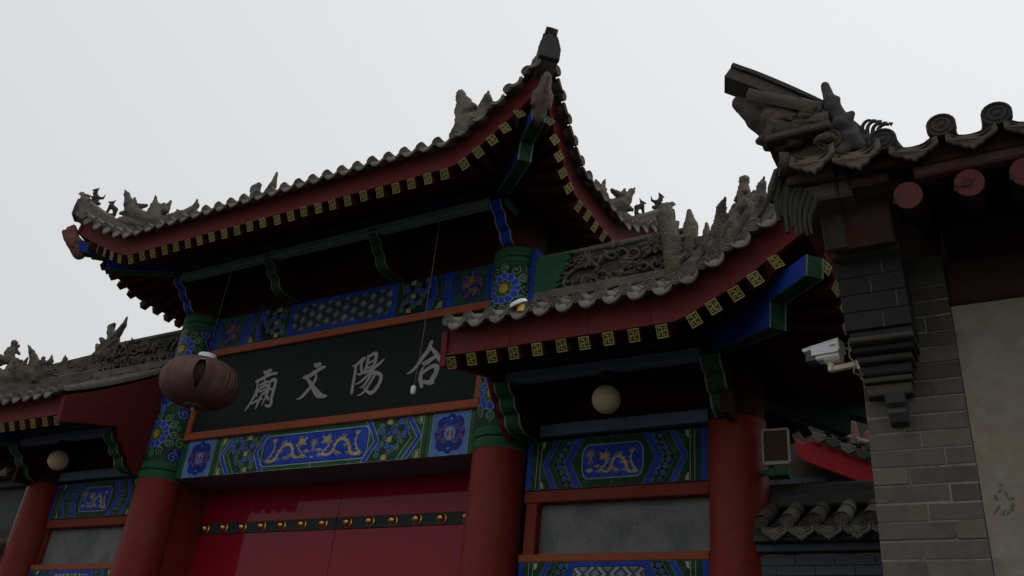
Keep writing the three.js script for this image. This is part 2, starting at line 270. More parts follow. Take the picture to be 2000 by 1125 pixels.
function dragon(x, cx, cy, w, h, dir) { // golden dragon winding along a panel, head towards dir
  const X = (t) => cx + dir * (t - 0.5) * w, body = [[0.16, 0.33], [0.18, 0.02], [0.11, -0.26], [0.05, -0.43], [0.23, -0.4], [0.3, -0.12], [0.375, 0.12], [0.52, 0.19], [0.6, 0.02], [0.64, -0.26], [0.73, -0.38], [0.86, -0.29], [0.77, -0.07], [0.73, 0.12], [0.83, 0.21]];
  const c = new THREE.CatmullRomCurve3(body.map(([a, b]) => V(X(a), cy + b * h, 0))), P = c.getPoints(120);
  x.fillStyle = x.strokeStyle = GOLDP; const r = rng(Math.round(cx * 1000) + 7);
  const pts = (i) => P[i];
  for (let i = 0; i < 120; i++) { const t = i / 120, lw = h * (0.035 + 0.085 * Math.sin(Math.PI * Math.min(1, t * 1.05 + 0.04))); x.lineWidth = lw; x.beginPath(); x.moveTo(pts(i).x, pts(i).y); x.lineTo(pts(i + 1).x, pts(i + 1).y); x.stroke(); }
  for (let i = 6; i < 118; i += 5) { const p = pts(i), q = pts(i + 1), a = Math.atan2(q.y - p.y, q.x - p.x) + (Math.PI / 2) * dir; x.lineWidth = h * 0.034; x.beginPath(); x.moveTo(p.x, p.y); x.lineTo(p.x + Math.cos(a + 0.4 * dir) * h * 0.1, p.y + Math.sin(a + 0.4 * dir) * h * 0.1); x.stroke(); }
  const hx = X(0.83), hy = cy + 0.24 * h; disc(x, hx, hy, h * 0.11, GOLDP); disc(x, X(0.89), cy + 0.36 * h, h * 0.055, GOLDP); poly(x, [[X(0.84), cy + 0.22 * h], [X(0.93), cy + 0.14 * h], [X(0.85), cy + 0.08 * h]], GOLDP);
  for (let i = 0; i < 9; i++) { const a = Math.PI / 2 + dir * (0.5 + i * 0.27), L = h * (0.22 + 0.16 * r()); x.lineWidth = h * 0.034; x.beginPath(); x.moveTo(hx, hy); x.quadraticCurveTo(hx + Math.cos(a) * L * 0.7, hy + Math.sin(a) * L * 0.5, hx + Math.cos(a) * L, hy + Math.sin(a) * L); x.stroke(); }
  for (const [a, b] of [[0.07, -0.36], [0.27, -0.3], [0.34, 0.0], [0.5, -0.3], [0.6, -0.2], [0.94, -0.1], [0.9, -0.3]]) for (let i = 0; i < 4; i++) { const q = -2.8 + i * 0.7, L = h * 0.2; x.lineWidth = h * 0.034; x.beginPath(); x.moveTo(X(a), cy + b * h); x.lineTo(X(a) + Math.cos(q) * L, cy + b * h + Math.sin(q) * L * 0.7); x.stroke(); }
  for (let i = 0; i < 6; i++) { const q = 0.8 + i * 0.3; x.lineWidth = h * 0.03; x.beginPath(); x.moveTo(X(0.16), cy + 0.3 * h); x.lineTo(X(0.16) + Math.cos(q) * h * 0.2, cy + 0.3 * h + Math.sin(q) * h * 0.17); x.stroke(); }
  for (let i = 0; i < 5; i++) { const q = 0.9 + i * 0.35; x.lineWidth = h * 0.03; x.beginPath(); x.moveTo(X(0.42), cy + 0.18 * h); x.lineTo(X(0.42) + Math.cos(q + 0.4) * h * 0.24, cy + 0.18 * h + Math.sin(q + 0.4) * h * 0.2); x.stroke(); }
}
function pearl(x, a, b, h) { x.strokeStyle = GOLDP; for (let i = 0; i < 12; i++) { const q = i / 12 * 6.2832; x.lineWidth = h * 0.03; x.beginPath(); x.moveTo(a, b); x.lineTo(a + Math.cos(q) * h * 0.2, b + Math.sin(q) * h * (Math.sin(q) < -0.8 ? 0.42 : 0.2)); x.stroke(); } disc(x, a, b, h * 0.09, GOLDP); disc(x, a, b, h * 0.03, '#7a5a20'); disc(x, a, b - h * 0.62, h * 0.1, '#d8d79a', null, 0, h * 0.05); }
function chevrons(x, h, s, list) { for (const [a, tip, fill, line] of list) poly(x, [[s * 0, -h], [s * a, -h], [s * tip, 0], [s * a, h], [s * 0, h]], fill, line, 0.007); }
function medallion(x, a, b, w, h) {
  x.fillStyle = LBLUE; x.fillRect(a - w / 2, b - h, w, 2 * h);
  for (const [dx, dy, r] of [[0, 0.14, 0.045], [0, -0.14, 0.045], [-0.07, 0.09, 0.07], [0.07, 0.09, 0.07], [-0.07, -0.09, 0.07], [0.07, -0.09, 0.07], [-0.11, 0, 0.05], [0.11, 0, 0.05], [0, 0, 0.12]]) disc(x, a + dx, b + dy, r, DBLUE);
  for (const [dx, dy, d, q] of [[-0.06, 0.055, 1, 0], [0.06, 0.055, -1, 3.1], [-0.06, -0.06, -1, 0], [0.06, -0.06, 1, 3.1], [-0.115, 0.03, 1, 1], [0.115, 0.03, -1, 2], [-0.115, -0.03, -1, 1], [0.115, -0.03, 1, 2]]) { curl(x, a + dx, b + dy, 0.032, d, q, PURP, '#a98ac0', 0.004); }
  for (let i = 0; i < 10; i++) { const q = i / 10 * 6.2832; disc(x, a + Math.cos(q) * 0.045, b + Math.sin(q) * 0.05, 0.016, '#7d8fd8', '#b9c2ee', 0.003); }
  x.fillStyle = GOLDP; x.fillRect(a - 0.011, b - 0.04, 0.022, 0.08); x.fillStyle = '#8a6a20'; for (let i = -3; i < 4; i++) x.fillRect(a - 0.009, b + i * 0.011, 0.018, 0.003);
  disc(x, a, b + 0.135, 0.008, '#dfe6f5'); disc(x, a, b - 0.135, 0.008, '#dfe6f5');
}
function roundPanel(x, w, h, cut, fill, line) { poly(x, [[-w + cut, -h], [w - cut, -h], [w - cut * 0.4, -h + cut * 0.5], [w, -h + cut * 1.6], [w, h - cut * 1.6], [w - cut * 0.4, h - cut * 0.5], [w - cut, h], [-w + cut, h], [-w + cut * 0.4, h - cut * 0.5], [-w, h - cut * 1.6], [-w, -h + cut * 1.6], [-w + cut * 0.4, -h + cut * 0.5]], fill, line, 0.008); }
function scrollField(x, s, x0, x1, h, seed) { // swirls between chevrons
  const r = rng(seed); x.save();
  for (const [dx, dy, pal] of [[0.36, 0.55, 0], [0.62, -0.1, 1], [0.3, -0.6, 1], [0.12, 0.1, 1], [0.8, 0.5, 0]]) for (let i = 0; i < 7; i++) {
    const q = i / 7 * 6.2832, a = x0 + (x1 - x0) * dx + Math.cos(q) * 0.07, b = dy * h + Math.sin(q) * 0.07; if (Math.abs(b) < h - 0.02) curl(x, s * a, b, 0.035, i % 2 ? 1 : -1, q, (i + pal) % 2 ? GREEN : BLUE, '#a9bfd6', 0.005);
  }
  for (const [a, b] of [[0.45, 0.0], [0.4, 0.88], [0.35, -0.88]]) poly(x, [[s * (x0 + (x1 - x0) * a) - 0.03, b * h - 0.02], [s * (x0 + (x1 - x0) * a) + 0.035, b * h - 0.03], [s * (x0 + (x1 - x0) * a) + 0.03, b * h + 0.035], [s * (x0 + (x1 - x0) * a) - 0.025, b * h + 0.02]], GOLDP, INK, 0.004);
  x.restore();
}
M.lowerBeam = paintMat(3.72, 0.4, 2048, (x, w, h) => {
  x.fillStyle = GREEN; x.fillRect(-w, -h, 2 * w, 2 * h);
  for (const s of [1, -1]) {
    poly(x, [[s * 1.27, -h], [s * 1.05, -h], [s * 1.27, 0], [s * 1.05, h], [s * 1.27, h]], GREEN);
    disc(x, s * 1.25, 0.17, 0.05, GREEN, LINE); disc(x, s * 1.25, -0.17, 0.05, GREEN, LINE); poly(x, [[s * 1.255, 0.19], [s * 1.255, 0.13], [s * 1.225, 0.14], [s * 1.22, 0.2]], GOLDP); poly(x, [[s * 1.255, -0.19], [s * 1.255, -0.13], [s * 1.225, -0.14], [s * 1.22, -0.2]], GOLDP);
    poly(x, [[0, -0.2], [s * 1.13, -0.2], [s * 1.268, 0], [s * 1.13, 0.2], [0, 0.2]], BLUE, LINE, 0.007);
    poly(x, [[0, -0.2], [s * 1.075, -0.2], [s * 1.215, 0], [s * 1.075, 0.2], [0, 0.2]], GREEN, LINE, 0.007);
    poly(x, [[0, -0.2], [s * 1.01, -0.2], [s * 1.15, 0], [s * 1.01, 0.2], [0, 0.2]], DGREEN, LINE, 0.006);
    scrollField(x, s, 0.74, 1.1, 0.19, 4);
    poly(x, [[0, -0.2], [s * 0.67, -0.2], [s * 0.79, 0], [s * 0.67, 0.2], [0, 0.2]], BLUE, LINE, 0.007);
    poly(x, [[0, -0.2], [s * 0.61, -0.2], [s * 0.735, 0], [s * 0.61, 0.2], [0, 0.2]], GREEN, LINE, 0.007);
    x.fillStyle = GREEN; x.fillRect(s > 0 ? 1.27 : -1.86, -0.2, 0.59, 0.4); x.strokeStyle = LINE; x.lineWidth = 0.006;
    for (const q of [1.272, 1.372, 1.765]) { x.beginPath(); x.moveTo(s * q, -0.2); x.lineTo(s * q, 0.2); x.stroke(); }
    x.strokeStyle = DGREEN; x.lineWidth = 0.02; for (const q of [1.32, 1.82]) { x.beginPath(); x.moveTo(s * q, -0.2); x.lineTo(s * q, 0.2); x.stroke(); }
    medallion(x, s * 1.568, 0, 0.385, 0.2);
  }
  roundPanel(x, 0.665, 0.155, 0.05, BLUE, LINE); roundPanel(x, 0.65, 0.14, 0.05, BLUE, DBLUE);
  dragon(x, -0.33, 0.005, 0.57, 0.25, 1); dragon(x, 0.33, 0.005, 0.57, 0.25, -1); pearl(x, 0.0, 0.04, 0.22);
}, { rough: 0.5 });
function lattice(x, w, h, st) { let k = 0; for (let i = -w; i < w; i += st) { k++; for (let j = -h - st; j < h + st; j += st) { const a = i, b = j + (k % 2 ? st / 2 : 0), pale = (Math.round(j / st) + k) % 3; poly(x, [[a, b - st / 2], [a + st * 0.5, b], [a, b + st / 2], [a - st * 0.5, b]], pale ? '#7f96b8' : '#7b9a83', '#4a4653', 0.012); for (let q = 0; q < 8; q++) { const t = q / 8 * 6.2832; x.strokeStyle = pale ? '#c4d0e0' : '#c0cfb6'; x.lineWidth = 0.0045; x.beginPath(); x.moveTo(a, b); x.lineTo(a + Math.cos(t) * st * 0.24, b + Math.sin(t) * st * 0.24); x.stroke(); } } } }
M.upperBeam = paintMat(3.72, 0.37, 2048, (x, w, h) => {
  x.fillStyle = DBLUE; x.fillRect(-w, -h, 2 * w, 2 * h);
  for (const s of [1, -1]) {
    poly(x, [[0, -h], [s * 1.16, -h], [s * 1.27, 0], [s * 1.16, h], [0, h]], DGREEN, '#7f94a8', 0.006); poly(x, [[0, -h], [s * 1.1, -h], [s * 1.21, 0], [s * 1.1, h], [0, h]], BLUE, '#7f94a8', 0.006);
    poly(x, [[0, -h], [s * 1.03, -h], [s * 1.14, 0], [s * 1.03, h], [0, h]], INK); scrollField(x, s, 0.76, 1.1, 0.17, 9);
    poly(x, [[0, -h], [s * 0.72, -h], [s * 0.8, 0], [s * 0.72, h], [0, h]], DGREEN, '#7f94a8', 0.006);
    poly(x, [[s * 1.2, -0.18], [s * 1.28, -0.18], [s * 1.28, -0.1], [s * 1.24, -0.12]], GOLDP);
    x.fillStyle = BLUE; x.fillRect(s > 0 ? 1.29 : -1.41, -0.2, 0.12, 0.4); x.fillRect(s > 0 ? 1.77 : -1.88, -0.2, 0.11, 0.4); x.fillStyle = '#2f6450'; x.fillRect(s > 0 ? 1.42 : -1.76, -0.2, 0.34, 0.4);
    for (const [dx, dy, r] of [[0, 0.09, 0.08], [0, -0.09, 0.08], [-0.09, 0, 0.07], [0.09, 0, 0.07], [0, 0, 0.13]]) disc(x, s * 1.59 + dx, dy, r, '#3a3a96');
    const rq = rng(31); for (let i = 0; i < 26; i++) { const q = rq() * 6.28, rr = 0.03 + 0.09 * rq(); x.strokeStyle = i % 3 ? '#a87f5c' : '#c0986c'; x.lineWidth = 0.006 + 0.008 * rq(); x.beginPath(); x.arc(s * 1.59 + Math.cos(q) * rr, Math.sin(q) * rr * 1.15, 0.012 + 0.02 * rq(), q, q + 2 + 2.4 * rq()); x.stroke(); } disc(x, s * 1.59, 0.05, 0.03, '#b9823a', null, 0, 0.045);
    x.strokeStyle = '#6f86b5'; x.lineWidth = 0.005; for (const q of [1.29, 1.41, 1.77, 1.35, 1.82]) { x.beginPath(); x.moveTo(s * q, -0.2); x.lineTo(s * q, 0.2); x.stroke(); }
  }
  x.fillStyle = BLUE; x.fillRect(-0.72, -0.185, 1.44, 0.37);
  x.save(); x.beginPath(); x.moveTo(-0.62, -0.14); x.lineTo(0.62, -0.14); x.quadraticCurveTo(0.7, 0, 0.62, 0.14); x.lineTo(-0.62, 0.14); x.quadraticCurveTo(-0.7, 0, -0.62, -0.14); x.clip(); x.fillStyle = '#3c5262'; x.fillRect(-1, -1, 2, 2); lattice(x, 0.75, 0.2, 0.115); x.restore();
}, { rough: 0.6, dim: 0.72 });
const sideBeamPaint = (lat) => paintMat(1.5, 0.4, 1024, (x, w, h) => {
  x.fillStyle = DGREEN; x.fillRect(-w, -h, 2 * w, 2 * h);
  for (const s of [1, -1]) {
    x.fillStyle = BLUE; x.fillRect(s > 0 ? 0.71 : -0.75, -0.2, 0.04, 0.4);
    const rows = [[0.57, BLUE], [0.52, DGREEN], [0.47, INK]]; for (const [a, f] of rows) poly(x, [[0, -0.2], [s * (a - 0.06), -0.2], [s * (a + 0.04), 0], [s * (a - 0.06), 0.2], [0, 0.2]], f, '#6d8c86', 0.006);
    for (let i = 0; i < 8; i++) { const t = -0.17 + i * 0.048; for (let j = 0; j < 2; j++) curl(x, s * (0.47 - Math.abs(t) * 0.5 - j * 0.055), t, 0.026, j ? 1 : -1, i, (i + j) % 2 ? BLUE : GREEN, '#8ba2c0', 0.005); }
    for (const [a, f] of [[0.38, BLUE], [0.32, DGREEN]]) poly(x, [[0, -0.2], [s * (a - 0.07), -0.2], [s * (a + 0.03), 0], [s * (a - 0.07), 0.2], [0, 0.2]], f, '#6d8c86', 0.006);
    x.strokeStyle = LINE; x.lineWidth = 0.005; for (const q of [0.625, 0.66]) { x.beginPath(); x.moveTo(s * q, -0.2); x.lineTo(s * q, 0.2); x.stroke(); }
    poly(x, [[s * 0.615, -0.19], [s * 0.615, -0.13], [s * 0.595, -0.15], [s * 0.585, -0.19]], '#efe6c4'); poly(x, [[s * 0.615, 0.19], [s * 0.615, 0.13], [s * 0.595, 0.15], [s * 0.585, 0.19]], '#efe6c4');
  }
  if (lat) { x.fillStyle = BLUE; x.fillRect(-0.33, -0.2, 0.66, 0.4); x.save(); roundPanel(x, 0.29, 0.16, 0.03, '#cfd8e8', INK); x.beginPath(); x.rect(-0.285, -0.155, 0.57, 0.31); x.clip(); lattice(x, 0.4, 0.2, 0.1); x.restore(); }
  else { roundPanel(x, 0.255, 0.135, 0.045, BLUE, LINE); dragon(x, 0.04, -0.01, 0.36, 0.2, -1); pearl(x, -0.185, 0.06, 0.2); disc(x, -0.19, -0.07, 0.03, GOLDP, null, 0, 0.016); }
}, { rough: 0.55, dim: 0.78 });
M.sideBeam = sideBeamPaint(false); M.sideLattice = sideBeamPaint(true);
M.columnPaint = paintMat(0.726, 1.55, 448, (x, w, h) => {
  x.fillStyle = DGREEN; x.fillRect(-w, -h, 2 * w, 2 * h);
  for (const [a, b] of [[-0.363, 0.0], [0.363, 0.0], [0, 0.0]]) { poly(x, [[a, b + 0.33], [a + 0.19, b + 0.05], [a, b - 0.24], [a - 0.19, b + 0.05]], DBLUE, LINE, 0.007); poly(x, [[a - 0.03, b + 0.02], [a + 0.03, b + 0.02], [a, b + 0.13]], GOLDP, INK, 0.005); }
  for (const s of [-1, 1]) for (const y0 of [0.74, -0.74]) poly(x, [[s * 0.363, y0], [s * 0.2, y0], [s * 0.363, y0 * 0.62]], DBLUE, LINE, 0.006);
  for (let i = 0; i < 10; i++) for (const s of [-1, 1]) { curl(x, s * (0.25 + 0.05 * Math.sin(i * 2.1)), -0.72 + i * 0.16, 0.062, s, i, i % 3 ? GREEN : DBLUE, '#a9bcab'); }
  for (const b of [0.515, -0.48]) rosette(x, 0, b, 0.155);
  for (const b of [0.02, 0.2, -0.2]) curl(x, 0.0, b, 0.05, 1, 1, BLUE, '#a9bcd6');
}, { rough: 0.5, repeat: [2, 1], offset: [0.5, 0] });
M.wan = paintMat(0.08, 0.09, 128, (x, w, h) => { // fret painted on the rafter ends
  x.fillStyle = '#4d4a16'; x.fillRect(-w, -h, 2 * w, 2 * h); x.strokeStyle = '#cfc27c'; x.lineCap = 'butt'; x.lineJoin = 'miter'; x.lineWidth = 0.007; x.strokeRect(-w / 2 + 0.0035, -h / 2 + 0.0035, w - 0.007, h - 0.007);
  x.lineWidth = 0.0072; const a = 0.022, b = 0.026; x.beginPath(); x.moveTo(-a, 0); x.lineTo(a, 0); x.moveTo(0, -b); x.lineTo(0, b); x.moveTo(-a, 0.0036); x.lineTo(-a, -b); x.moveTo(a, -0.0036); x.lineTo(a, b); x.moveTo(0.0036, -b); x.lineTo(a + 0.002, -b); x.moveTo(-0.0036, b); x.lineTo(-a - 0.002, b); x.stroke();
}, { rough: 0.6 });
M.wanB = M.wan.clone(); M.wanB.color.setScalar(0.78); M.wanC = M.wan.clone(); M.wanC.color.setRGB(0.9, 0.82, 0.66);
M.purlinPaint = paintMat(1.4, 0.2, 512, (x, w, h) => { x.fillStyle = '#0b1834'; x.fillRect(-w, -h, 2 * w, 2 * h); x.strokeStyle = '#1d3566'; x.lineWidth = 0.01; for (let k = 0; k < 3; k++) { x.beginPath(); for (let i = 0; i <= 14; i++) { const a = -0.7 + i * 0.1, b = (i % 2 ? 0.06 : -0.06) + (k - 1) * 0.05; i ? x.lineTo(a, b) : x.moveTo(a, b); } x.stroke(); } for (let i = 0; i < 7; i++) disc(x, -0.6 + i * 0.2, -0.02, 0.014, '#6b5a2c'); });

// ---------------------------------------------------------------- ground
{
  const g = new THREE.CircleGeometry(420, 64).rotateX(-Math.PI / 2), uv = g.attributes.uv; for (let i = 0; i < uv.count; i++) uv.setXY(i, uv.getX(i) * 840, uv.getY(i) * 840);
  const o = obj('ground', g, M.pave); o.userData = { kind: 'structure' };
}

// ---------------------------------------------------------------- carved prototypes
const SC = (n, s) => { // carved relief: scroll grooves round a few centres, worn by noise
  const f = pnoise(n), r = rng(n * 7 + 1), C = [...Array(7)].map(() => [(r() - 0.5) * 0.4, r() * 0.5, s * 0.85]);
  return (p) => { let d = 1e9; for (const c of C) { const q = Math.hypot(p.x - c[0], p.y - c[1]); if (q < d) d = q; } const w = Math.sin(d * s * 1.75); return -0.0065 * (1 - 2 * Math.abs(w)) * Math.exp(-d * 3) - 0.01 * (f(p.x * 0.6 + 3, p.y * 0.6 + p.z * 0.4 + 3, 8, 3) - 0.5) - 0.007 * (f(p.x + 2, p.y + p.z + 2, 24, 2) - 0.5); };
};
// head with gaping snout, flicked horn and mane, facing +x
const G_BEAST = blob([
  [-0.17, 0.03, 0, 0.075, 0.16, 0.03, 0, 0.06], [-0.12, 0.08, 0, 0.085, -0.02, 0.2, 0, 0.085], [0, 0.1, 0, 0.09, 0.1, 0.17, 0, 0.07], [0.08, 0.19, 0, 0.065, 0.2, 0.26, 0, 0.035], [0.2, 0.26, 0, 0.034, 0.225, 0.36, 0, 0.022], [0.225, 0.36, 0, 0.022, 0.205, 0.41, 0, 0.008],
  [0.06, 0.08, 0, 0.06, 0.2, 0.1, 0, 0.03], [0.2, 0.1, 0, 0.03, 0.235, 0.14, 0, 0.012],
  [-0.05, 0.25, 0.03, 0.05, -0.11, 0.36, 0.05, 0.028], [-0.11, 0.36, 0.05, 0.028, -0.16, 0.42, 0.05, 0.01], [-0.05, 0.25, -0.03, 0.05, -0.1, 0.35, -0.05, 0.028], [-0.1, 0.35, -0.05, 0.028, -0.15, 0.4, -0.05, 0.01],
  [0.03, 0.26, 0.05, 0.03, 0.03, 0.31, 0.06, 0.018], [0.08, 0.26, 0.05, 0.026, 0.09, 0.27, 0.07, 0.02], [-0.14, 0.12, 0.04, 0.05, -0.22, 0.22, 0.05, 0.02], [-0.14, 0.06, 0.05, 0.05, -0.24, 0.12, 0.06, 0.02], [-0.02, 0.12, 0.07, 0.04, 0.02, 0.05, 0.08, 0.03]],
  { res: 84, k: 0.022, carve: SC(3, 80) });
// two beasts back to back as one casting: curled horns at the ends, ears between
const G_PAIR = blob([
  [-0.3, 0.02, 0, 0.07, 0.3, 0.0, 0, 0.065], [0.08, 0.07, 0, 0.085, 0.24, 0.12, 0, 0.085], [0.2, 0.1, 0, 0.085, 0.295, 0.22, 0, 0.055], [0.295, 0.22, 0, 0.05, 0.35, 0.33, 0, 0.028], [0.35, 0.33, 0, 0.026, 0.385, 0.385, 0, 0.008], [0.27, 0.13, 0.02, 0.05, 0.35, 0.11, 0.02, 0.02],
  [0.2, 0.24, 0.03, 0.035, 0.14, 0.27, 0.03, 0.02], [0.26, 0.26, 0.02, 0.03, 0.27, 0.32, 0.02, 0.012],
  [0.02, 0.08, 0, 0.1, 0.04, 0.26, 0, 0.055], [0.05, 0.26, 0, 0.04, 0.075, 0.39, 0, 0.012], [0.0, 0.25, 0.02, 0.04, -0.02, 0.33, 0.03, 0.018], [-0.06, 0.24, 0, 0.045, -0.085, 0.37, 0, 0.01], [0.03, 0.2, 0.05, 0.04, 0.1, 0.12, 0.06, 0.02], [-0.03, 0.2, 0.05, 0.04, -0.12, 0.14, 0.06, 0.02],
  [-0.1, 0.08, 0, 0.09, -0.22, 0.18, 0, 0.08], [-0.22, 0.18, 0, 0.075, -0.31, 0.3, 0, 0.045], [-0.31, 0.3, 0, 0.042, -0.345, 0.38, 0, 0.028], [-0.345, 0.38, 0, 0.026, -0.33, 0.46, 0, 0.007], [-0.24, 0.26, 0.03, 0.03, -0.17, 0.29, 0.03, 0.014], [-0.28, 0.12, 0.03, 0.045, -0.36, 0.14, 0.03, 0.018], [-0.24, 0.05, 0.03, 0.05, -0.34, 0.03, 0.04, 0.03]],
  { res: 96, k: 0.02, carve: SC(21, 80) });
// tall upright ridge-end fish with two lobes, facing +z
const G_FISH = blob([
  [-0.05, 0.0, 0.02, 0.085, 0.07, 0.0, 0.02, 0.08], [-0.02, 0.05, 0.04, 0.095, -0.055, 0.3, 0.06, 0.08], [-0.055, 0.3, 0.06, 0.08, -0.105, 0.56, 0.09, 0.075], [-0.105, 0.56, 0.09, 0.075, -0.1, 0.62, 0.1, 0.06],
  [0.07, 0.08, -0.02, 0.07, 0.07, 0.36, -0.03, 0.06], [0.07, 0.36, -0.03, 0.072, 0.08, 0.5, -0.05, 0.062], [0.08, 0.5, -0.05, 0.06, 0.06, 0.67, -0.06, 0.022], [0.1, 0.3, 0.0, 0.04, 0.12, 0.44, 0.0, 0.02],
  [0.02, 0.2, 0.06, 0.035, 0.03, 0.36, 0.04, 0.02], [0.1, 0.1, 0.05, 0.04, 0.17, 0.03, 0.09, 0.03], [0.05, 0.1, 0.1, 0.035, 0.14, 0.16, 0.1, 0.018], [-0.03, 0.42, 0.06, 0.03, -0.01, 0.5, 0.05, 0.02]],
  { res: 84, k: 0.018, carve: SC(8, 75) });
// raised head with a long upturned snout and one ear, facing -x
const G_HEAD = blob([[0.06, -0.28, 0, 0.13, 0.06, 0, 0, 0.14], [0.0, 0.06, 0, 0.12, -0.07, 0.26, 0, 0.075], [-0.07, 0.26, 0, 0.072, -0.125, 0.4, 0, 0.042], [-0.125, 0.4, 0, 0.044, -0.135, 0.43, 0, 0.04], [0.0, 0.2, 0.03, 0.06, -0.045, 0.33, 0.03, 0.03], [0.06, 0.08, 0, 0.13, 0.16, 0.14, 0, 0.07], [0.1, 0.18, 0.03, 0.045, 0.135, 0.28, 0.03, 0.034], [0.135, 0.28, 0.03, 0.034, 0.14, 0.35, 0.03, 0.01], [0.17, 0.16, 0, 0.05, 0.23, 0.2, 0, 0.03], [0.02, 0.18, 0.08, 0.04, 0.07, 0.2, 0.09, 0.025], [-0.03, 0.08, 0.07, 0.05, -0.1, 0.06, 0.06, 0.025]], { res: 84, k: 0.018, carve: SC(27, 80) });
const G_CHIWEN = blob([
  [-0.14, 0.04, 0, 0.08, 0.14, 0.04, 0, 0.08], [0.05, 0.1, 0, 0.1, 0.08, 0.26, 0, 0.08], [0.08, 0.26, 0, 0.08, -0.02, 0.4, 0, 0.05], [0.1, 0.3, 0, 0.06, 0.2, 0.48, 0, 0.035], [0.2, 0.48, 0, 0.035, 0.21, 0.62, 0, 0.012], [-0.02, 0.4, 0, 0.05, -0.06, 0.5, 0, 0.045], [-0.06, 0.5, 0.0, 0.045, -0.02, 0.54, 0, 0.03],
  [-0.1, 0.14, 0.02, 0.07, -0.2, 0.22, 0.02, 0.03], [0, 0.2, 0.06, 0.05, -0.08, 0.28, 0.07, 0.03], [0.14, 0.16, 0.05, 0.05, 0.22, 0.24, 0.05, 0.02]],
  { res: 76, k: 0.022, carve: SC(12, 80) });
const G_ROOSTER = blob([[-0.05, 0.015, 0, 0.022, 0.05, 0.015, 0, 0.022], [-0.02, 0.02, 0, 0.02, 0.0, 0.09, 0, 0.032], [0, 0.09, 0, 0.034, 0.03, 0.14, 0, 0.026], [0.03, 0.14, 0, 0.026, 0.035, 0.185, 0, 0.022], [0.035, 0.185, 0, 0.022, 0.075, 0.182, 0, 0.006], [0.025, 0.2, 0, 0.014, 0.01, 0.225, 0, 0.008], [-0.02, 0.09, 0, 0.025, -0.07, 0.1, 0, 0.012], [-0.07, 0.1, 0, 0.012, -0.085, 0.15, 0, 0.006], [0.04, 0.08, 0, 0.014, 0.08, 0.1, 0, 0.008], [0.04, 0.02, 0, 0.014, 0.03, 0.08, 0, 0.014]], { res: 40, k: 0.012 });
const G_HOUND = blob([[-0.055, 0.01, 0, 0.014, 0.055, 0.01, 0, 0.014], [-0.05, 0.015, 0, 0.02, -0.04, 0.09, 0, 0.03], [-0.04, 0.09, 0, 0.03, 0.015, 0.125, 0, 0.03], [0.04, 0.015, 0, 0.014, 0.025, 0.11, 0, 0.02], [0.015, 0.125, 0, 0.028, 0.02, 0.17, 0, 0.019], [0.02, 0.17, 0, 0.02, 0.065, 0.172, 0, 0.008], [0.005, 0.18, 0, 0.012, -0.01, 0.22, 0, 0.005]], { res: 40, k: 0.01 });
const G_RIDER = blob([[0, 0.02, 0, 0.06, 0, 0.12, 0, 0.05], [0, 0.12, 0, 0.052, 0.0, 0.2, 0, 0.036], [0, 0.25, 0, 0.042, 0, 0.255, 0, 0.042], [0.04, 0.17, 0.01, 0.026, 0.07, 0.11, 0.03, 0.02], [-0.04, 0.17, 0.01, 0.026, -0.09, 0.13, 0.02, 0.02], [-0.045, 0.2, 0, 0.022, -0.06, 0.23, 0, 0.018], [-0.1, 0.02, 0, 0.05, 0.1, 0.03, 0, 0.05]], { res: 40, k: 0.015, carve: SC(15, 120) });
const G_SOCKETBEAST = blob([[0, 0, -0.1, 0.075, 0, 0, 0.0, 0.085], [0, 0.0, 0, 0.08, 0, 0.02, 0.1, 0.06], [0, 0.05, 0.08, 0.04, 0, 0.07, 0.14, 0.03], [0, -0.04, 0.06, 0.05, 0, -0.05, 0.12, 0.03], [0.05, 0.06, -0.02, 0.03, 0.05, 0.1, -0.05, 0.015], [-0.05, 0.06, -0.02, 0.03, -0.05, 0.1, -0.05, 0.015], [0.06, 0, 0, 0.05, 0.075, -0.03, -0.04, 0.03], [-0.06, 0, 0, 0.05, -0.075, -0.03, -0.04, 0.03]], { res: 72, k: 0.016, carve: SC(19, 120) });
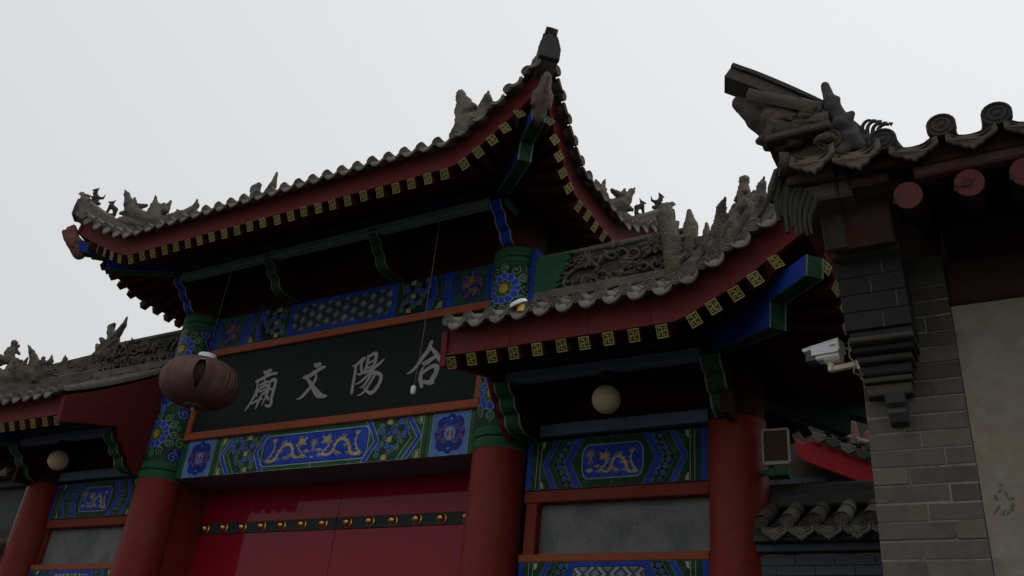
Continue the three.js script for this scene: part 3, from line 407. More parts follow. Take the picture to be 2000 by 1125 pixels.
// eave disc facing +z with concentric rings, and hanging drip tile flap
const lathe = (pts, seg = 18) => new THREE.LatheGeometry(pts.map(([a, b]) => new THREE.Vector2(a, b)), seg).rotateX(Math.PI / 2);
const discGeo = (r) => ready(lathe([[0.0001, 0.01], [r * 0.18, 0.012], [r * 0.24, 0.004], [r * 0.42, 0.004], [r * 0.48, 0.01], [r * 0.6, 0.01], [r * 0.66, 0.003], [r * 0.82, 0.003], [r * 0.86, 0.012], [r, 0.008], [r, -0.025], [r * 0.6, -0.025]]));
const G_DISC = discGeo(0.047), G_DISC_HALL = discGeo(0.052);
function dripGeo(w, h, pointed, tilt) {
  const a = w / 2, s = new THREE.Shape(); s.moveTo(-a, 0.012); s.quadraticCurveTo(0, -0.02, a, 0.012);
  if (pointed) { s.lineTo(a * 1.02, -h * 0.42); s.lineTo(a * 0.7, -h * 0.6); s.lineTo(a * 0.5, -h * 0.62); s.lineTo(a * 0.3, -h * 0.84); s.lineTo(a * 0.12, -h * 0.86); s.lineTo(0, -h); s.lineTo(-a * 0.12, -h * 0.86); s.lineTo(-a * 0.3, -h * 0.84); s.lineTo(-a * 0.5, -h * 0.62); s.lineTo(-a * 0.7, -h * 0.6); s.lineTo(-a * 1.02, -h * 0.42); }
  else { s.lineTo(a * 0.98, -h * 0.4); s.quadraticCurveTo(a * 0.85, -h * 0.8, a * 0.45, -h * 0.92); s.quadraticCurveTo(0, -h * 1.12, -a * 0.45, -h * 0.92); s.quadraticCurveTo(-a * 0.85, -h * 0.8, -a * 0.98, -h * 0.4); }
  s.closePath();
  const g = new THREE.ExtrudeGeometry(s, { depth: 0.01, bevelEnabled: true, bevelThickness: 0.004, bevelSize: 0.004, bevelSegments: 1, curveSegments: 8 });
  // bend like a section of a pan tile, raised ribs
  const p = g.attributes.position; for (let i = 0; i < p.count; i++) p.setZ(i, p.getZ(i) - 0.035 * (1 - (p.getX(i) / a) ** 2) * 0 + 0.02 * ((p.getX(i) / a) ** 2));
  g.rotateX(tilt); g.computeVertexNormals();
  const arcs = []; for (let i = 0; i < 2; i++) { const row = []; for (let j = 0; j <= 8; j++) { const t = -1 + j / 4; row.push(V(t * a, 0.012 + 0.03 * t * t - 0.02, 0.01 - i * 0.16)); } arcs.push(row); }
  const ribs = [0.3, 0.55].map((q) => tube([-1, -0.5, 0, 0.5, 1].map((t) => V(t * a * 0.8, -h * q * 1 + 0.012 + 0.02 * t * t, 0.016 + 0.018 * t * t)), 0.004, 10, 4).rotateX(tilt));
  return ready([g, loft(arcs), ...ribs]);
}
const G_DRIP = dripGeo(0.125, 0.085, false, -0.55), G_DRIP_HALL = dripGeo(0.17, 0.1, true, -0.25);
function rollTile(path, N, r, joint = 0.24, seg = 7) { // half-round cover tiles following a path
  const rows = []; let acc = 0.02;
  const S = [];
  for (let i = 0; i < path.length; i++) {
    const T = path[Math.min(i + 1, path.length - 1)].clone().sub(path[Math.max(0, i - 1)]).normalize(), side = T.clone().cross(N).normalize(), up = side.clone().cross(T).normalize();
    if (i) acc += path[i].distanceTo(path[i - 1]);
    const ring = (k) => { const row = []; for (let j = 0; j <= seg; j++) { const a = -0.35 + (Math.PI + 0.7) * j / seg; row.push(path[i].clone().addScaledVector(side, Math.cos(a) * r * k).addScaledVector(up, Math.sin(a) * r * k)); } return row; };
    if (acc > joint) { acc = 0; rows.push(ring(0.9)); rows.push(ring(1.08)); } else rows.push(ring(1));
  }
  return loft(rows);
}

// ---------------------------------------------------------------- the gate
const gate = thing('temple_gate', 'red and blue painted temple gate with three bays, upturned tiled roofs and black name board', 'gate');
const part = (name, label, parent = gate) => { const g = new THREE.Group(); g.name = numbered(name); if (label) g.userData.label = label; parent.add(g); return g; };
const ZC = 1.37, FAN = 0.95;

function makeRoof({ k, yE, rise, lift, cut, sgn = 1, label, tileMat, backTiles, panelH, cutX }) {
  // world x = sgn * local x ; hips at local +k (and -k when not cut)
  const XE = k + ZC, yT = yE + 0.275;
  const e1 = (x) => XE - x, e2 = (x) => cut ? 9 : XE + x;
  const f = (e) => e < FAN ? Math.pow(1 - Math.max(0, e) / FAN, 1.2) : 0, pf = (e) => e < FAN ? 0.12 * Math.pow(1 - Math.max(0, e) / FAN, 1.5) : 0;
  const L = (x) => lift[0] * f(e1(x)) + lift[1] * f(e2(x)), zE = (x) => 1.25 + pf(e1(x)) + pf(e2(x));
  const hgt = (base, up, lf, tt) => base + lf * Math.pow(1 - tt, 1.5) + up * (0.8 * tt + 0.2 * tt * tt);
  const W = (x, y, z) => V(sgn * x, y, z);
  const zHip = (x) => Math.max(0, x - k, cut ? 0 : -x - k);
  const front = (x, z, fz, base, up) => { const ze = zE(x), tt = Math.min(1, Math.max(0, (ze - z) / ze)); return W(x, hgt(base, up, L(x), tt), fz * z); };
  const sideX = (z) => k + 1.25 + pf(ZC - Math.abs(z)) + (cut ? 0.17 * Math.min(1, Math.max(0, (ZC - Math.abs(z)) / 0.55)) : 0);
  const side = (h, z, ls, base, up) => { const xe = sideX(z), x = h, tt = Math.min(1, Math.max(0, (xe - x) / (xe - k))); const lf = lift[ls > 0 ? 0 : 1] * f(ZC - Math.abs(z)); return W(ls * x, hgt(base, up, lf, tt), z); };
  const hips = cut ? [1] : [1, -1], xLo = cut ? cutX : -XE;
  const roof = part('roof', label), under = 0.68; const bedClamp = (p, q) => { p.y = Math.min(p.y, q.y - 0.03); return p; };
  // sheets: tile bed above, boarding below
  const xs = []; for (let i = 0; i <= 60; i++) xs.push(xLo + (XE - xLo) * i / 60);
  for (const fz of [1, -1]) {
    const gt = loft(xs.map((x) => [...Array(9)].map((_, i) => { const ze = zE(x) + 0.028, zh = zHip(x), zz = ze + (zh - ze) * i / 8, q = front(x, Math.min(zz, zE(x)), fz, yT - 0.004, rise); q.z = fz * zz; return q; })));
    const gb = loft(xs.map((x) => [...Array(9)].map((_, i) => { const ze = zE(x) - 0.1, zh = zHip(x); const zz = Math.max(zh, ze + (zh - ze) * i / 8); return bedClamp(front(x, zz, fz, yE + 0.07, under), front(x, zz, fz, yT, rise)); })));
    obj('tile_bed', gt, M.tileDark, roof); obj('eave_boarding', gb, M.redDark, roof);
  }
  for (const ls of hips) {
    const zs = [...Array(31)].map((_, i) => -ZC + 2 * ZC * i / 30);
    obj('tile_bed', loft(zs.map((z) => [...Array(9)].map((_, i) => { const xe = sideX(z) + 0.028, xi = k + Math.abs(z), xx = xe + (xi - xe) * i / 8, q = side(Math.min(xx, sideX(z)), z, ls, yT - 0.004, rise); q.x = sgn * ls * xx; return q; }))), M.tileDark, roof);
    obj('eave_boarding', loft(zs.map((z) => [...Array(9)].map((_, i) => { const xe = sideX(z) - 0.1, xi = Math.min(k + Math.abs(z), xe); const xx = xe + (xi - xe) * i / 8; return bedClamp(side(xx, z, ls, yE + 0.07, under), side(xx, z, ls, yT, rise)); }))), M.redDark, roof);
  }
  // fascia boards
  const strip = (pts, out) => pts.map((p, i) => { const o = out(i), a = (dy, d) => p.clone().add(V(0, dy, 0)).addScaledVector(o, d); return [a(0.05, -0.045), a(0.05, -0.005), a(0.15, -0.012), a(0.262, 0.008), a(0.295, -0.01), a(0.295, -0.06), a(0.05, -0.045)]; });
  const rb0 = rng(61); const boards = (q, out) => { let i = 0; while (i < q.length - 1) { let n = 12 + Math.floor(rb0() * 5); if (q.length - 1 - i - n < 6) n = q.length - 1 - i; const seg = q.slice(i, i + n + 1).map((p) => p.clone()); const j = (rb0() - 0.5) * 0.004; seg.forEach((p) => p.addScaledVector(out(0), j)); if (i + n < q.length - 1) { const L = seg[n], K = seg[n - 1], d = L.clone().sub(K); L.addScaledVector(d, -0.004 / d.length()); } obj('fascia_board', [hardLoft(strip(seg, out)), hardLoft([strip(seg, out)[n].slice(0, 5), strip(seg, out)[n].slice(0, 5).map((p) => p.clone().addScaledVector(out(0), -0.03))])], M.red, roof); i += n; } };
  for (const fz of [1, -1]) { const q = []; for (let i = 0; i <= 70; i++) { const x = xLo + (XE - 0.035 - xLo) * i / 70; if (!cut || true) q.push(W(Math.max(x, cut ? xLo : -XE + 0.035), yE + L(x), fz * (zE(x) - 0.03))); } boards(q, () => V(0, 0, fz)); }
  for (const ls of hips) { const q = []; for (let i = 0; i <= 50; i++) { const z = -ZC + 0.035 + (2 * ZC - 0.07) * i / 50; q.push(W(ls * (sideX(z) - 0.03), yE + lift[ls > 0 ? 0 : 1] * f(ZC - Math.abs(z)), z)); } boards(q, () => W(ls, 0, 0)); }
  // flying rafters with painted ends
  const tipG = ready(panelGeo(0.076, 0.088, 0.006, 0, 0, 0));
  const rt = rng(Math.round(yE * 10) + 3); const rafter = (tip, root, S) => { tip = tip.clone().add(V((rt() - 0.5) * 0.016, (rt() - 0.5) * 0.01, (rt() - 0.5) * 0.012)); S = S.clone().add(V(0, (rt() - 0.5) * 0.05 * S.length(), 0));
    const F = tip.clone().sub(root).normalize(); S = S.clone().addScaledVector(F, -S.dot(F)).normalize(); const N = F.clone().cross(S); if (N.y < 0) { N.negate(); S.negate(); }
    const len = tip.distanceTo(root), mid = tip.clone().add(root).multiplyScalar(0.5);
    const r = obj('rafter', box(0.074, 0.086, len).applyMatrix4(frameM(S, N, F, mid)), M.rafter, roof);
    const t = shade(new THREE.Mesh(tipG, [M.wan, M.wan, M.wanB, M.wanC][Math.floor(rt() * 4)])); t.name = numbered('rafter_tip'); frameM(S, N, F, tip.clone().addScaledVector(F, 0.004)).decompose(t.position, t.quaternion, t.scale); roof.add(t);
  };
  const fanE = [0.815, 0.675, 0.54, 0.41, 0.27];
  for (const fz of [1, -1]) {
    const list = []; const x0 = cut ? cutX + 0.045 : -(Math.floor((XE - 0.95) / 0.175) * 0.175 + 0.0875) + 0.0;
    if (cut) for (let x = cutX + 0.035; x < XE - 0.93; x += 0.181) list.push([x, null]); else for (let x = 0.0875; x < XE - 0.93; x += 0.175) list.push([x, null], [-x, null]);
    fanE.forEach((e, i) => { list.push([XE - e, i, 1]); if (!cut) list.push([-(XE - e), i, -1]); });
    for (const [x, i, hs] of list) {
      const tip = W(x, yE + L(x), fz * (zE(x) - 0.05 - 0.0)), S = W(x + 0.02, L(x + 0.02), fz * zE(x + 0.02)).sub(W(x - 0.02, L(x - 0.02), fz * zE(x - 0.02)));
      let root; if (i === null) { root = W(x, yE + 0.385, fz * 0.5); if (fz < 0 && i === null && Math.abs(x) > 99) continue; } else { const zr = 0.47 + 0.11 * i; root = front(hs * (k + zr - 0.05), zr, fz, yE + 0.02, under * 0.9); }
      rafter(tip, root, S);
    }
  }
  for (const ls of hips) {
    const list = [-0.35, -0.175, 0, 0.175, 0.35].map((z) => [z, null]); for (const fz of [1, -1]) fanE.forEach((e, i) => list.push([fz * (ZC - e), i, fz]));
    for (const [z, i, fz] of list) {
      const lf = (z) => lift[ls > 0 ? 0 : 1] * f(ZC - Math.abs(z)); const tip = W(ls * (sideX(z) - 0.05), yE + lf(z), z), S = W(ls * sideX(z + 0.02), lf(z + 0.02), z + 0.02).sub(W(ls * sideX(z - 0.02), lf(z - 0.02), z - 0.02));
      let root; if (i === null) root = W(ls * (k + 0.5), yE + 0.385, z); else { const zr = 0.47 + 0.11 * i; root = side(k + zr, fz * (zr - 0.05), ls, yE + 0.02, under * 0.9); }
      rafter(tip, root, S);
    }
  }
  // tile rows, discs and drips
  const rr = rng(Math.round(yE * 100) + sgn); const mats = [tileMat, M.tileB, tileMat, M.tile];
  const place = (geo, name, p, S, F, mat) => { const s = S.clone().normalize(), Fh = F.clone().addScaledVector(s, -F.dot(s)).normalize(); let N = Fh.clone().cross(s); let ss = s; if (N.y < 0) { N.negate(); ss = s.clone().negate(); } const m = shade(new THREE.Mesh(geo, mat)); m.name = numbered(name); const j = (rr() - 0.5) * 0.05; frameM(ss, N, Fh, p).multiply(new THREE.Matrix4().makeRotationZ(j)).decompose(m.position, m.quaternion, m.scale); roof.add(m); };
  const SP = 0.177;
  const rowXs = []; if (cut) for (let x = cutX + 0.03; x < XE - 0.06; x += SP) rowXs.push(x); else for (let x = 0; x < XE - 0.06; x += SP) { rowXs.push(x); if (x) rowXs.push(-x); }
  for (const fz of [1, -1]) {
    if (fz < 0 && !backTiles) continue;
    for (const x of rowXs) {
      const mat = mats[Math.floor(rr() * 4)], zh = zHip(x), ze = zE(x) + 0.05 + (rr() - 0.5) * 0.012; const path = []; const n = Math.max(3, Math.round((ze - zh) / 0.07));
      for (let i = 0; i <= n; i++) { const z = ze + (zh - ze) * i / n, p = front(x, Math.min(z, zE(x)), fz, yT + 0.02, rise); p.z = fz * z; path.push(p); }
      if (ze - zh > 0.12) obj('roll_tile', rollTile(path, V(0, 1, 0), 0.045), mat, roof);
      const S = W(x + 0.02, L(x + 0.02), 0).sub(W(x - 0.02, L(x - 0.02), 0));
      place(G_DISC, 'eave_disc', path[0].clone(), S, V(0, 0, fz), mat);
      const xd = x + SP / 2; if (xd < XE - 0.03) { place(G_DRIP, 'drip_tile', W(xd, yT + L(xd) - 0.012, fz * (zE(xd) + 0.03)), S, V(0, 0, fz), mats[Math.floor(rr() * 4)]); }
    }
  }
  for (const ls of hips) {
    if (cut && false) continue;
    for (let z = -7 * SP; z <= 7.01 * SP; z += SP) {
      const mat = mats[Math.floor(rr() * 4)], xi = k + Math.abs(z), xe = sideX(z) + 0.05, path = [], n = Math.max(3, Math.round((xe - xi) / 0.07));
      for (let i = 0; i <= n; i++) { const x = xe + (xi - xe) * i / n, p = side(Math.min(x, sideX(z)), z, ls, yT + 0.02, rise); p.x = sgn * ls * x; path.push(p); }
      if (xe - xi > 0.12) obj('roll_tile', rollTile(path, V(0, 1, 0), 0.045), mat, roof);
      const lf = (z) => lift[ls > 0 ? 0 : 1] * f(ZC - Math.abs(z)), S = V(0, lf(z + 0.02) - lf(z - 0.02), 0.04);
      place(G_DISC, 'eave_disc', path[0].clone(), S, W(ls, 0, 0), mat);
      const zd = z + SP / 2; if (Math.abs(zd) < ZC - 0.05) place(G_DRIP, 'drip_tile', W(ls * (sideX(zd) + 0.03), yT + lf(zd) - 0.012, zd), S, W(ls, 0, 0), mats[Math.floor(rr() * 4)]);
    }
  }
  // hips
  for (const ls of hips) for (const fz of [1, -1]) {
    const li = lift[ls > 0 ? 0 : 1];
    const hp = (h, dy = 0) => { const p = side(k + h, h, ls, yT, rise); p.z = fz * h; p.y += dy; return p; };
    const T = W(ls, 0, fz).normalize(), SV = V(0, 1, 0).cross(T).normalize(); // across the hip
    const sec = (h, w, y0, y1) => { const p = hp(h); return [[-w, y0], [w, y0], [w, y1], [-w, y1], [-w, y0]].map(([a, b]) => p.clone().addScaledVector(SV, a / 2).add(V(0, b, 0))); };
    const hr = part('hip_ridge', null);
    const hs = [...Array(13)].map((_, i) => i / 12 * 1.39), curlUp = (h) => h > 1.1 ? 0.8 * Math.pow(h - 1.1, 2) : 0;
    obj('ridge_course', hardLoft(hs.map((h) => sec(h, 0.165, -0.06, 0.085 + curlUp(h) * 0.4))), M.carve, hr);
    obj('ridge_course', hardLoft(hs.map((h) => sec(h, 0.13, 0.085 + curlUp(h) * 0.4, 0.15 + curlUp(h) * 0.7))), M.tileB, hr);
    const end = sec(1.39, 0.15, -0.05, 0.2); obj('ridge_end', prism([[-0.08, -0.06], [0.08, -0.06], [0.085, 0.05], [0.06, 0.15], [0, 0.185], [-0.06, 0.15], [-0.085, 0.05]], 0.05, 0.008).applyMatrix4(frameM(SV.clone(), V(0, 1, 0), T.clone(), hp(1.39))), M.tileDark, hr);
    const top = [...Array(20)].map((_, i) => { const h = i / 19 * 1.415; const p = hp(Math.min(h, 1.37), 0.15 + curlUp(h) * 0.75 + Math.max(0, h - 1.37) * 0.7); if (h > 1.37) p.addScaledVector(T, (h - 1.37) * 1.4142); return p; });
    obj('ridge_cover_tile', [rollTile(top, V(0, 1, 0), 0.052, 0.3)], M.tile, hr); { const F = T.clone().multiplyScalar(0.6).add(V(0, 0.8, 0)).normalize(), S2 = V(0, 1, 0).cross(T).normalize(); obj('ridge_tip', [new THREE.CylinderGeometry(0.045, 0.055, 0.15, 12).rotateX(Math.PI / 2).applyMatrix4(frameM(S2, F.clone().cross(S2), F, top[18].clone())), new THREE.CylinderGeometry(0.05, 0.05, 0.025, 12).rotateX(Math.PI / 2).applyMatrix4(frameM(S2, F.clone().cross(S2), F, top[18].clone().addScaledVector(F, 0.075)))], M.tileDark, hr); }
    // carved crest on the inner part
    const crest = hardLoft([...Array(7)].map((_, i) => sec(i / 6 * 0.52, 0.09, 0.15, 0.15 + panelH * (1 - 0.25 * i / 6)))); obj('carved_crest', crest, M.carve, hr);
    const curls = []; for (let i = 0; i < 6; i++) for (const sd of [1, -1]) { const p = hp(0.06 + i * 0.085, 0.15 + panelH * (0.35 + 0.3 * (i % 2))).addScaledVector(SV, sd * 0.047), pts = []; for (let q = 0; q < 14; q++) { const a = q * 0.55 + i, r = 0.055 * (1 - q / 16); pts.push(p.clone().addScaledVector(T, Math.cos(a) * r).add(V(0, Math.sin(a) * r, 0))); } curls.push(taperTube(pts, 0.016, 0.008, 22, 5)); } obj('scroll_carving', curls, M.carve, hr);
    const put = (geo, h, dy, s, flip, name, mat = M.carve) => { const m = shade(new THREE.Mesh(geo, mat)); m.name = numbered(name); const X = T.clone().multiplyScalar(flip), Y = V(0, 1, 0), Z = X.clone().cross(Y); frameM(X, Y, Z, hp(h, dy)).decompose(m.position, m.quaternion, m.scale); m.scale.setScalar(s); gate.add(m); return m; };
    if (cut) { put(G_PAIR, 0.72, 0.13, 1.0, 1, 'ridge_beast'); put(G_BEAST, 0.55, 0.1, 1.12, -1, 'ridge_beast'); put(G_BEAST, 0.98, 0.06, 0.95, 1, 'ridge_beast'); } else { put(G_PAIR, 0.8, 0.24, 1.12, 1, 'ridge_beast'); }
    if (cut) obj('worn_cover_tile', [rollTile([...Array(6)].map((_, i) => hp(0.12 + i * 0.05, 0.2 + panelH * 0.55 - i * 0.012).addScaledVector(SV, -0.09 * 0 + 0.085 * fz * sgn)), V(0, 1, 0), 0.05, 0.16)], M.tileWorn, hr);
    put(G_HOUND, 1.15, 0.2 + curlUp(1.15) * 0.75, 0.95, 1, 'ridge_figure', M.tileDark); put(G_ROOSTER, 1.29, 0.2 + curlUp(1.29) * 0.75, 0.95, 1, 'ridge_figure', M.tileDark);
    if (cut && fz > 0) put(G_RIDER, 0.8, 0.43, 0.95, 1, 'ridge_figure', M.carve);
    // hip rafter beneath the corner
    const dy = cut ? 0 : 0.08, rear = fz < 0;
    const prof = [[0.36, yE + 0.3 + dy], [0.36, yE + 0.17 + dy], [1.03, yE - 0.012 + dy], [1.045, yE + 0.165 + dy], [cut ? 1.33 : 1.28, yE + 0.14 + dy], [cut ? 1.345 : 1.295, yE + 0.27 + dy], [1.0, yE + 0.3 + dy]];
    const pt = ([h, y], w) => W(ls * (k + h), y, fz * h).addScaledVector(SV, w);
    const rb = part('hip_rafter', null);
    const g = []; { const body = prism(prof.map(([h, y]) => [h * Math.SQRT2, y]), 0.115); const org = W(ls * k, 0, 0); const X = T.clone(), Y = V(0, 1, 0), Z = X.clone().cross(Y); body.applyMatrix4(frameM(X, Y, Z, org)); g.push(body); } obj('rafter_body', g, rear ? M.greenDark : M.blue, rb);
    const low = prof.slice(1, 6); { const pos = low.map(([h, y]) => [pt([h + 0.004, y - 0.004], -0.061), pt([h + 0.004, y - 0.004], 0.061)]); const gg = loft(pos).toNonIndexed(); const q = loft(pos), uv = q.attributes.uv; for (let i = 0; i < uv.count; i++) uv.setXY(i, i % 2, Math.floor(i / 2) / 5); const nn = q.toNonIndexed(); nn.deleteAttribute('normal'); nn.computeVertexNormals(); obj('painted_soffit', nn, M.edgeDark, rb); }
    if (!cut) { const cm = shade(new THREE.Mesh(G_SOCKETBEAST, ls > 0 ? M.creature : M.clay)); cm.name = numbered('beast_head_cap'); const F2 = T.clone().multiplyScalar(0.6).add(V(0, 0.8, 0)).normalize(), S2 = V(0, 1, 0).cross(T).normalize(), N2 = F2.clone().cross(S2); frameM(S2, N2, F2, W(ls * (k + 1.33), yE + 0.3 + dy + (li - 0.5) * 0.6, fz * 1.33)).decompose(cm.position, cm.quaternion, cm.scale); cm.scale.set(0.82, 0.95, 1.3); rb.add(cm); }
    
  }
  return { yT, roof, W, front, zE, L };
}
const mainRoof = makeRoof({ k: 1.65, yE: 5.853, rise: 0.4, lift: [0.53, 0.44], label: 'tall upturned main roof over the middle bay', tileMat: M.tile, panelH: 0.14 });
const sideRoofs = [1, -1].map((s) => makeRoof({ k: 3.63, yE: 4.08, rise: 0.78, lift: [s > 0 ? 0.47 : 0.44, 0], cut: true, cutX: 2.3, sgn: s, label: s > 0 ? 'lower roof over the bay beside the brick hall' : 'lower roof over the bay behind the red lantern', tileMat: M.tile, panelH: 0.26 }));

// main ridge and its end beasts
{
  const r = part('main_ridge', null);
  obj('ridge_course', cbox(3.3, 0.12, 0.14, 0.008, 0, 6.56, 0), M.carve, r); obj('ridge_cover_tile', cyl(0.055, 0.055, 3.3, 0, 0, 0, 12).rotateZ(Math.PI / 2).translate(0, 6.66, 0), M.tile, r);
  const m1 = shade(new THREE.Mesh(G_HEAD, M.carve)); m1.name = numbered('ridge_end_beast'); m1.position.set(1.53, 7.02, 0.3); m1.scale.set(1.4, 1.5, 1.4); gate.add(m1);
  const m2 = shade(new THREE.Mesh(G_CHIWEN, M.carve)); m2.name = numbered('ridge_end_beast'); m2.position.set(-1.66, 6.66, 0.12); m2.scale.set(1.15, 1.42, 1.3); gate.add(m2);
}
// lower ridges: pierced panels of scrolls and flowers
for (const s of [1, -1]) {
  const r = part('carved_ridge', null), rr = rng(s + 20), zf = 0.105;
  obj('ridge_panel', cbox(s > 0 ? 1.42 : 1.5, 0.36, 0.1, 0.01, s > 0 ? 3.03 : -2.99, 5.35, 0.05), M.carveDark, r);
  const ragged = []; for (let i = 0; i <= 30; i++) ragged.push([s * (2.3 + 1.44 * i / 30), 5.1 + (rr() - 0.5) * 0.022 - (i % 4 ? 0 : 0.01)]); for (let i = 30; i >= 0; i--) ragged.push([s * (2.3 + 1.44 * i / 30), 5.175]);
  obj('ridge_course', prism(s > 0 ? ragged : ragged.slice().reverse(), 0.2, 0.006).translate(0, 0, 0.06), M.carve, r);
  obj('ridge_course', cbox(s > 0 ? 1.44 : 1.52, 0.05, 0.15, 0.012, s > 0 ? 3.02 : -2.98, 5.545, 0.05), M.tileB, r);
  const flower = (x, y, R, n, mat = M.carve) => {
    const g = new THREE.Group(); g.name = numbered('flower'); g.position.set(s * x, y, zf + 0.035); r.add(g);
    const P = []; for (let i = 0; i < n; i++) { const a = i / n * 6.2832 + R, pe = new THREE.SphereGeometry(1, 10, 7); pe.scale(R * 0.42, R * 0.2, 0.014); const pp = pe.attributes.position; for (let q = 0; q < pp.count; q++) pp.setZ(q, pp.getZ(q) + 0.05 * (pp.getX(q) / (R * 0.42)) ** 2 * 0.4); pe.translate(R * 0.6, 0, 0); pe.rotateZ(a); P.push(pe); }
    P.push(new THREE.SphereGeometry(R * 0.25, 10, 8).scale(1, 1, 0.7).translate(0, 0, 0.018)); for (let i = 0; i < 6; i++) P.push(new THREE.SphereGeometry(R * 0.09, 6, 5).translate(Math.cos(i) * R * 0.2, Math.sin(i) * R * 0.2, 0.035));
    const m = merge(P); m.computeVertexNormals(); const mm = shade(new THREE.Mesh(m, mat)); mm.name = g.name; mm.position.copy(g.position); r.remove(g); r.add(mm);
  };
  flower(3.47, 5.45, 0.105, 9, M.carve); flower(2.86, 5.42, 0.085, 11); flower(3.33, 5.27, 0.06, 6); flower(2.9, 5.22, 0.06, 6); flower(2.5, 5.36, 0.055, 7); flower(3.16, 5.5, 0.07, 4);
  for (let i = 0; i < 26; i++) {
    const x = 2.4 + (i % 13) * 0.1 + (rr() - 0.5) * 0.05, y = 5.25 + (i > 12 ? 0.17 : 0) + (rr() - 0.5) * 0.05, R = 0.05 + rr() * 0.025, d = rr() > 0.5 ? 1 : -1, a0 = rr() * 6, pts = [];
    for (let q = 0; q < 16; q++) { const a = a0 + d * q * 0.48, w = R * (1.15 - q / 18); pts.push(V(s * x + Math.cos(a) * w, y + Math.sin(a) * w * 0.8, zf + 0.018 + 0.012 * Math.sin(q))); }
    const g = [taperTube(pts, 0.02, 0.008, 26, 6)]; const lf = new THREE.SphereGeometry(1, 8, 6).scale(R * 0.9, R * 0.3, 0.018).rotateZ(a0).translate(s * x + Math.cos(a0) * R * 1.2, y + Math.sin(a0) * R, zf + 0.015); g.push(lf);
    obj('scroll_leaf', g, i % 3 ? M.carve : M.tileB, r);
  }
  const m = shade(new THREE.Mesh(s > 0 ? G_FISH : G_CHIWEN, M.carve)); m.name = numbered('ridge_end_beast'); if (s > 0) { m.position.set(3.7, 5.1, 0.12); m.scale.set(0.95, 0.98, 1); } else { m.position.set(-3.68, 5.4, 0.1); m.scale.set(0.95, 0.85, 0.9); } gate.add(m);
  const m2 = shade(new THREE.Mesh(G_CHIWEN, M.carve)); m2.name = numbered('ridge_end_beast'); m2.position.set(s * 4.05, 5.22, -0.2); m2.scale.set(-s * 1.1, 0.9, 1.1); gate.add(m2);
}

// columns
for (const [x, r, tall] of [[-2.09, 0.23, true], [2.09, 0.23, true], [-4.09, 0.205, false], [4.09, 0.205, false]]) {
  const c = part('column', null); c.position.set(x, 0, 0);
  if (tall) {
    obj('shaft', cyl(r, r + 0.012, 3.79, 0, 1.895, 0, 40), M.redColumn, c);
    const ring = (y0, y1, rr) => new THREE.LatheGeometry([[rr - 0.01, y0], [rr, y0 + 0.006], [rr, y1 - 0.006], [rr - 0.01, y1]].map(([a, b]) => new THREE.Vector2(a, b)), 44);
    obj('painted_band', [ring(3.78, 3.865, r + 0.009), ring(3.872, 3.955, r + 0.009)], M.green, c);
    obj('painted_band', [ring(5.5, 5.57, r + 0.009), ring(5.576, 5.66, r + 0.009)], M.green, c);
    obj('band_line', [ring(3.774, 3.786, r + 0.012), ring(3.95, 3.96, r + 0.012), ring(5.494, 5.504, r + 0.012), ring(5.654, 5.664, r + 0.012)], M.paleGreen, c);
    const g = new THREE.CylinderGeometry(r + 0.002, r + 0.002, 1.54, 48, 1, true, Math.PI); g.translate(0, 4.725, 0); obj('painted_sleeve', g, M.columnPaint, c);
    obj('column_top', new THREE.CylinderGeometry(r, r, 0.4, 32).translate(0, 5.84, 0), M.redDark, c);
    const s = Math.sign(x);
    if (s > 0) obj('corner_batten', cbox(0.05, 1.0, 0.3, 0.006, s * (2.34 - Math.abs(x)) , 5.14, 0.02), M.blue, c);
    if (s > 0) {
    const plate = [[0.26, 5.19]]; for (let i = 0; i <= 10; i++) plate.push([0.47 + 0.13 * i / 10 + (i % 2 ? 0.022 : -0.012), 5.17 + 0.33 * i / 10]); plate.push([0.62, 5.52], [0.26, 5.52]);
    obj('beam_end', prism(plate.map(([a, b]) => [s * a, b]), 0.2, 0.006).translate(0, 0, 0.06), M.green, c); }
  } else {
    obj('shaft', cyl(r, r + 0.012, 3.86, 0, 1.93, 0, 40), M.redColumn, c);
    obj('column_top', cyl(r - 0.01, r - 0.01, 0.35, 0, 4.03, 0, 24), M.redDark, c);
  }
}
// middle bay beams
{
  const b = part('lower_beam', null);
  obj('beam_body', cbox(3.74, 0.4, 0.2, 0.006, 0, 4.0, -0.085), M.soffitDark, b); obj('painted_panel', panelGeo(3.72, 0.4, 0.008, 0, 4.001, 0.02), M.lowerBeam, b);
  obj('door_lintel', [cbox(3.9, 0.38, 0.14, 0.006, 0, 4.0, -0.262), cbox(3.9, 0.37, 0.15, 0.006, 0, 4.0, -0.412)], M.soffitDark, b);
  const u = part('upper_beam', null);
  obj('beam_body', cbox(3.74, 0.4, 0.2, 0.006, 0, 5.46, -0.085), M.soffitDark, u); obj('painted_panel', panelGeo(3.72, 0.38, 0.008, 0, 5.468, 0.02), M.upperBeam, u);
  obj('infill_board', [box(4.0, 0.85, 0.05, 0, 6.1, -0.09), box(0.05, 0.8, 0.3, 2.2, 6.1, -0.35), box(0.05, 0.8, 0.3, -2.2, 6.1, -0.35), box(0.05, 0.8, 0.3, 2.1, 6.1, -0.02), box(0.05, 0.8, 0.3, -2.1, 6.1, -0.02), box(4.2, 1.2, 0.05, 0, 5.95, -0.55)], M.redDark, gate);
  obj('infill_board', box(3.74, 1.1, 0.06, 0, 4.72, -0.14), M.redDark, gate);
}
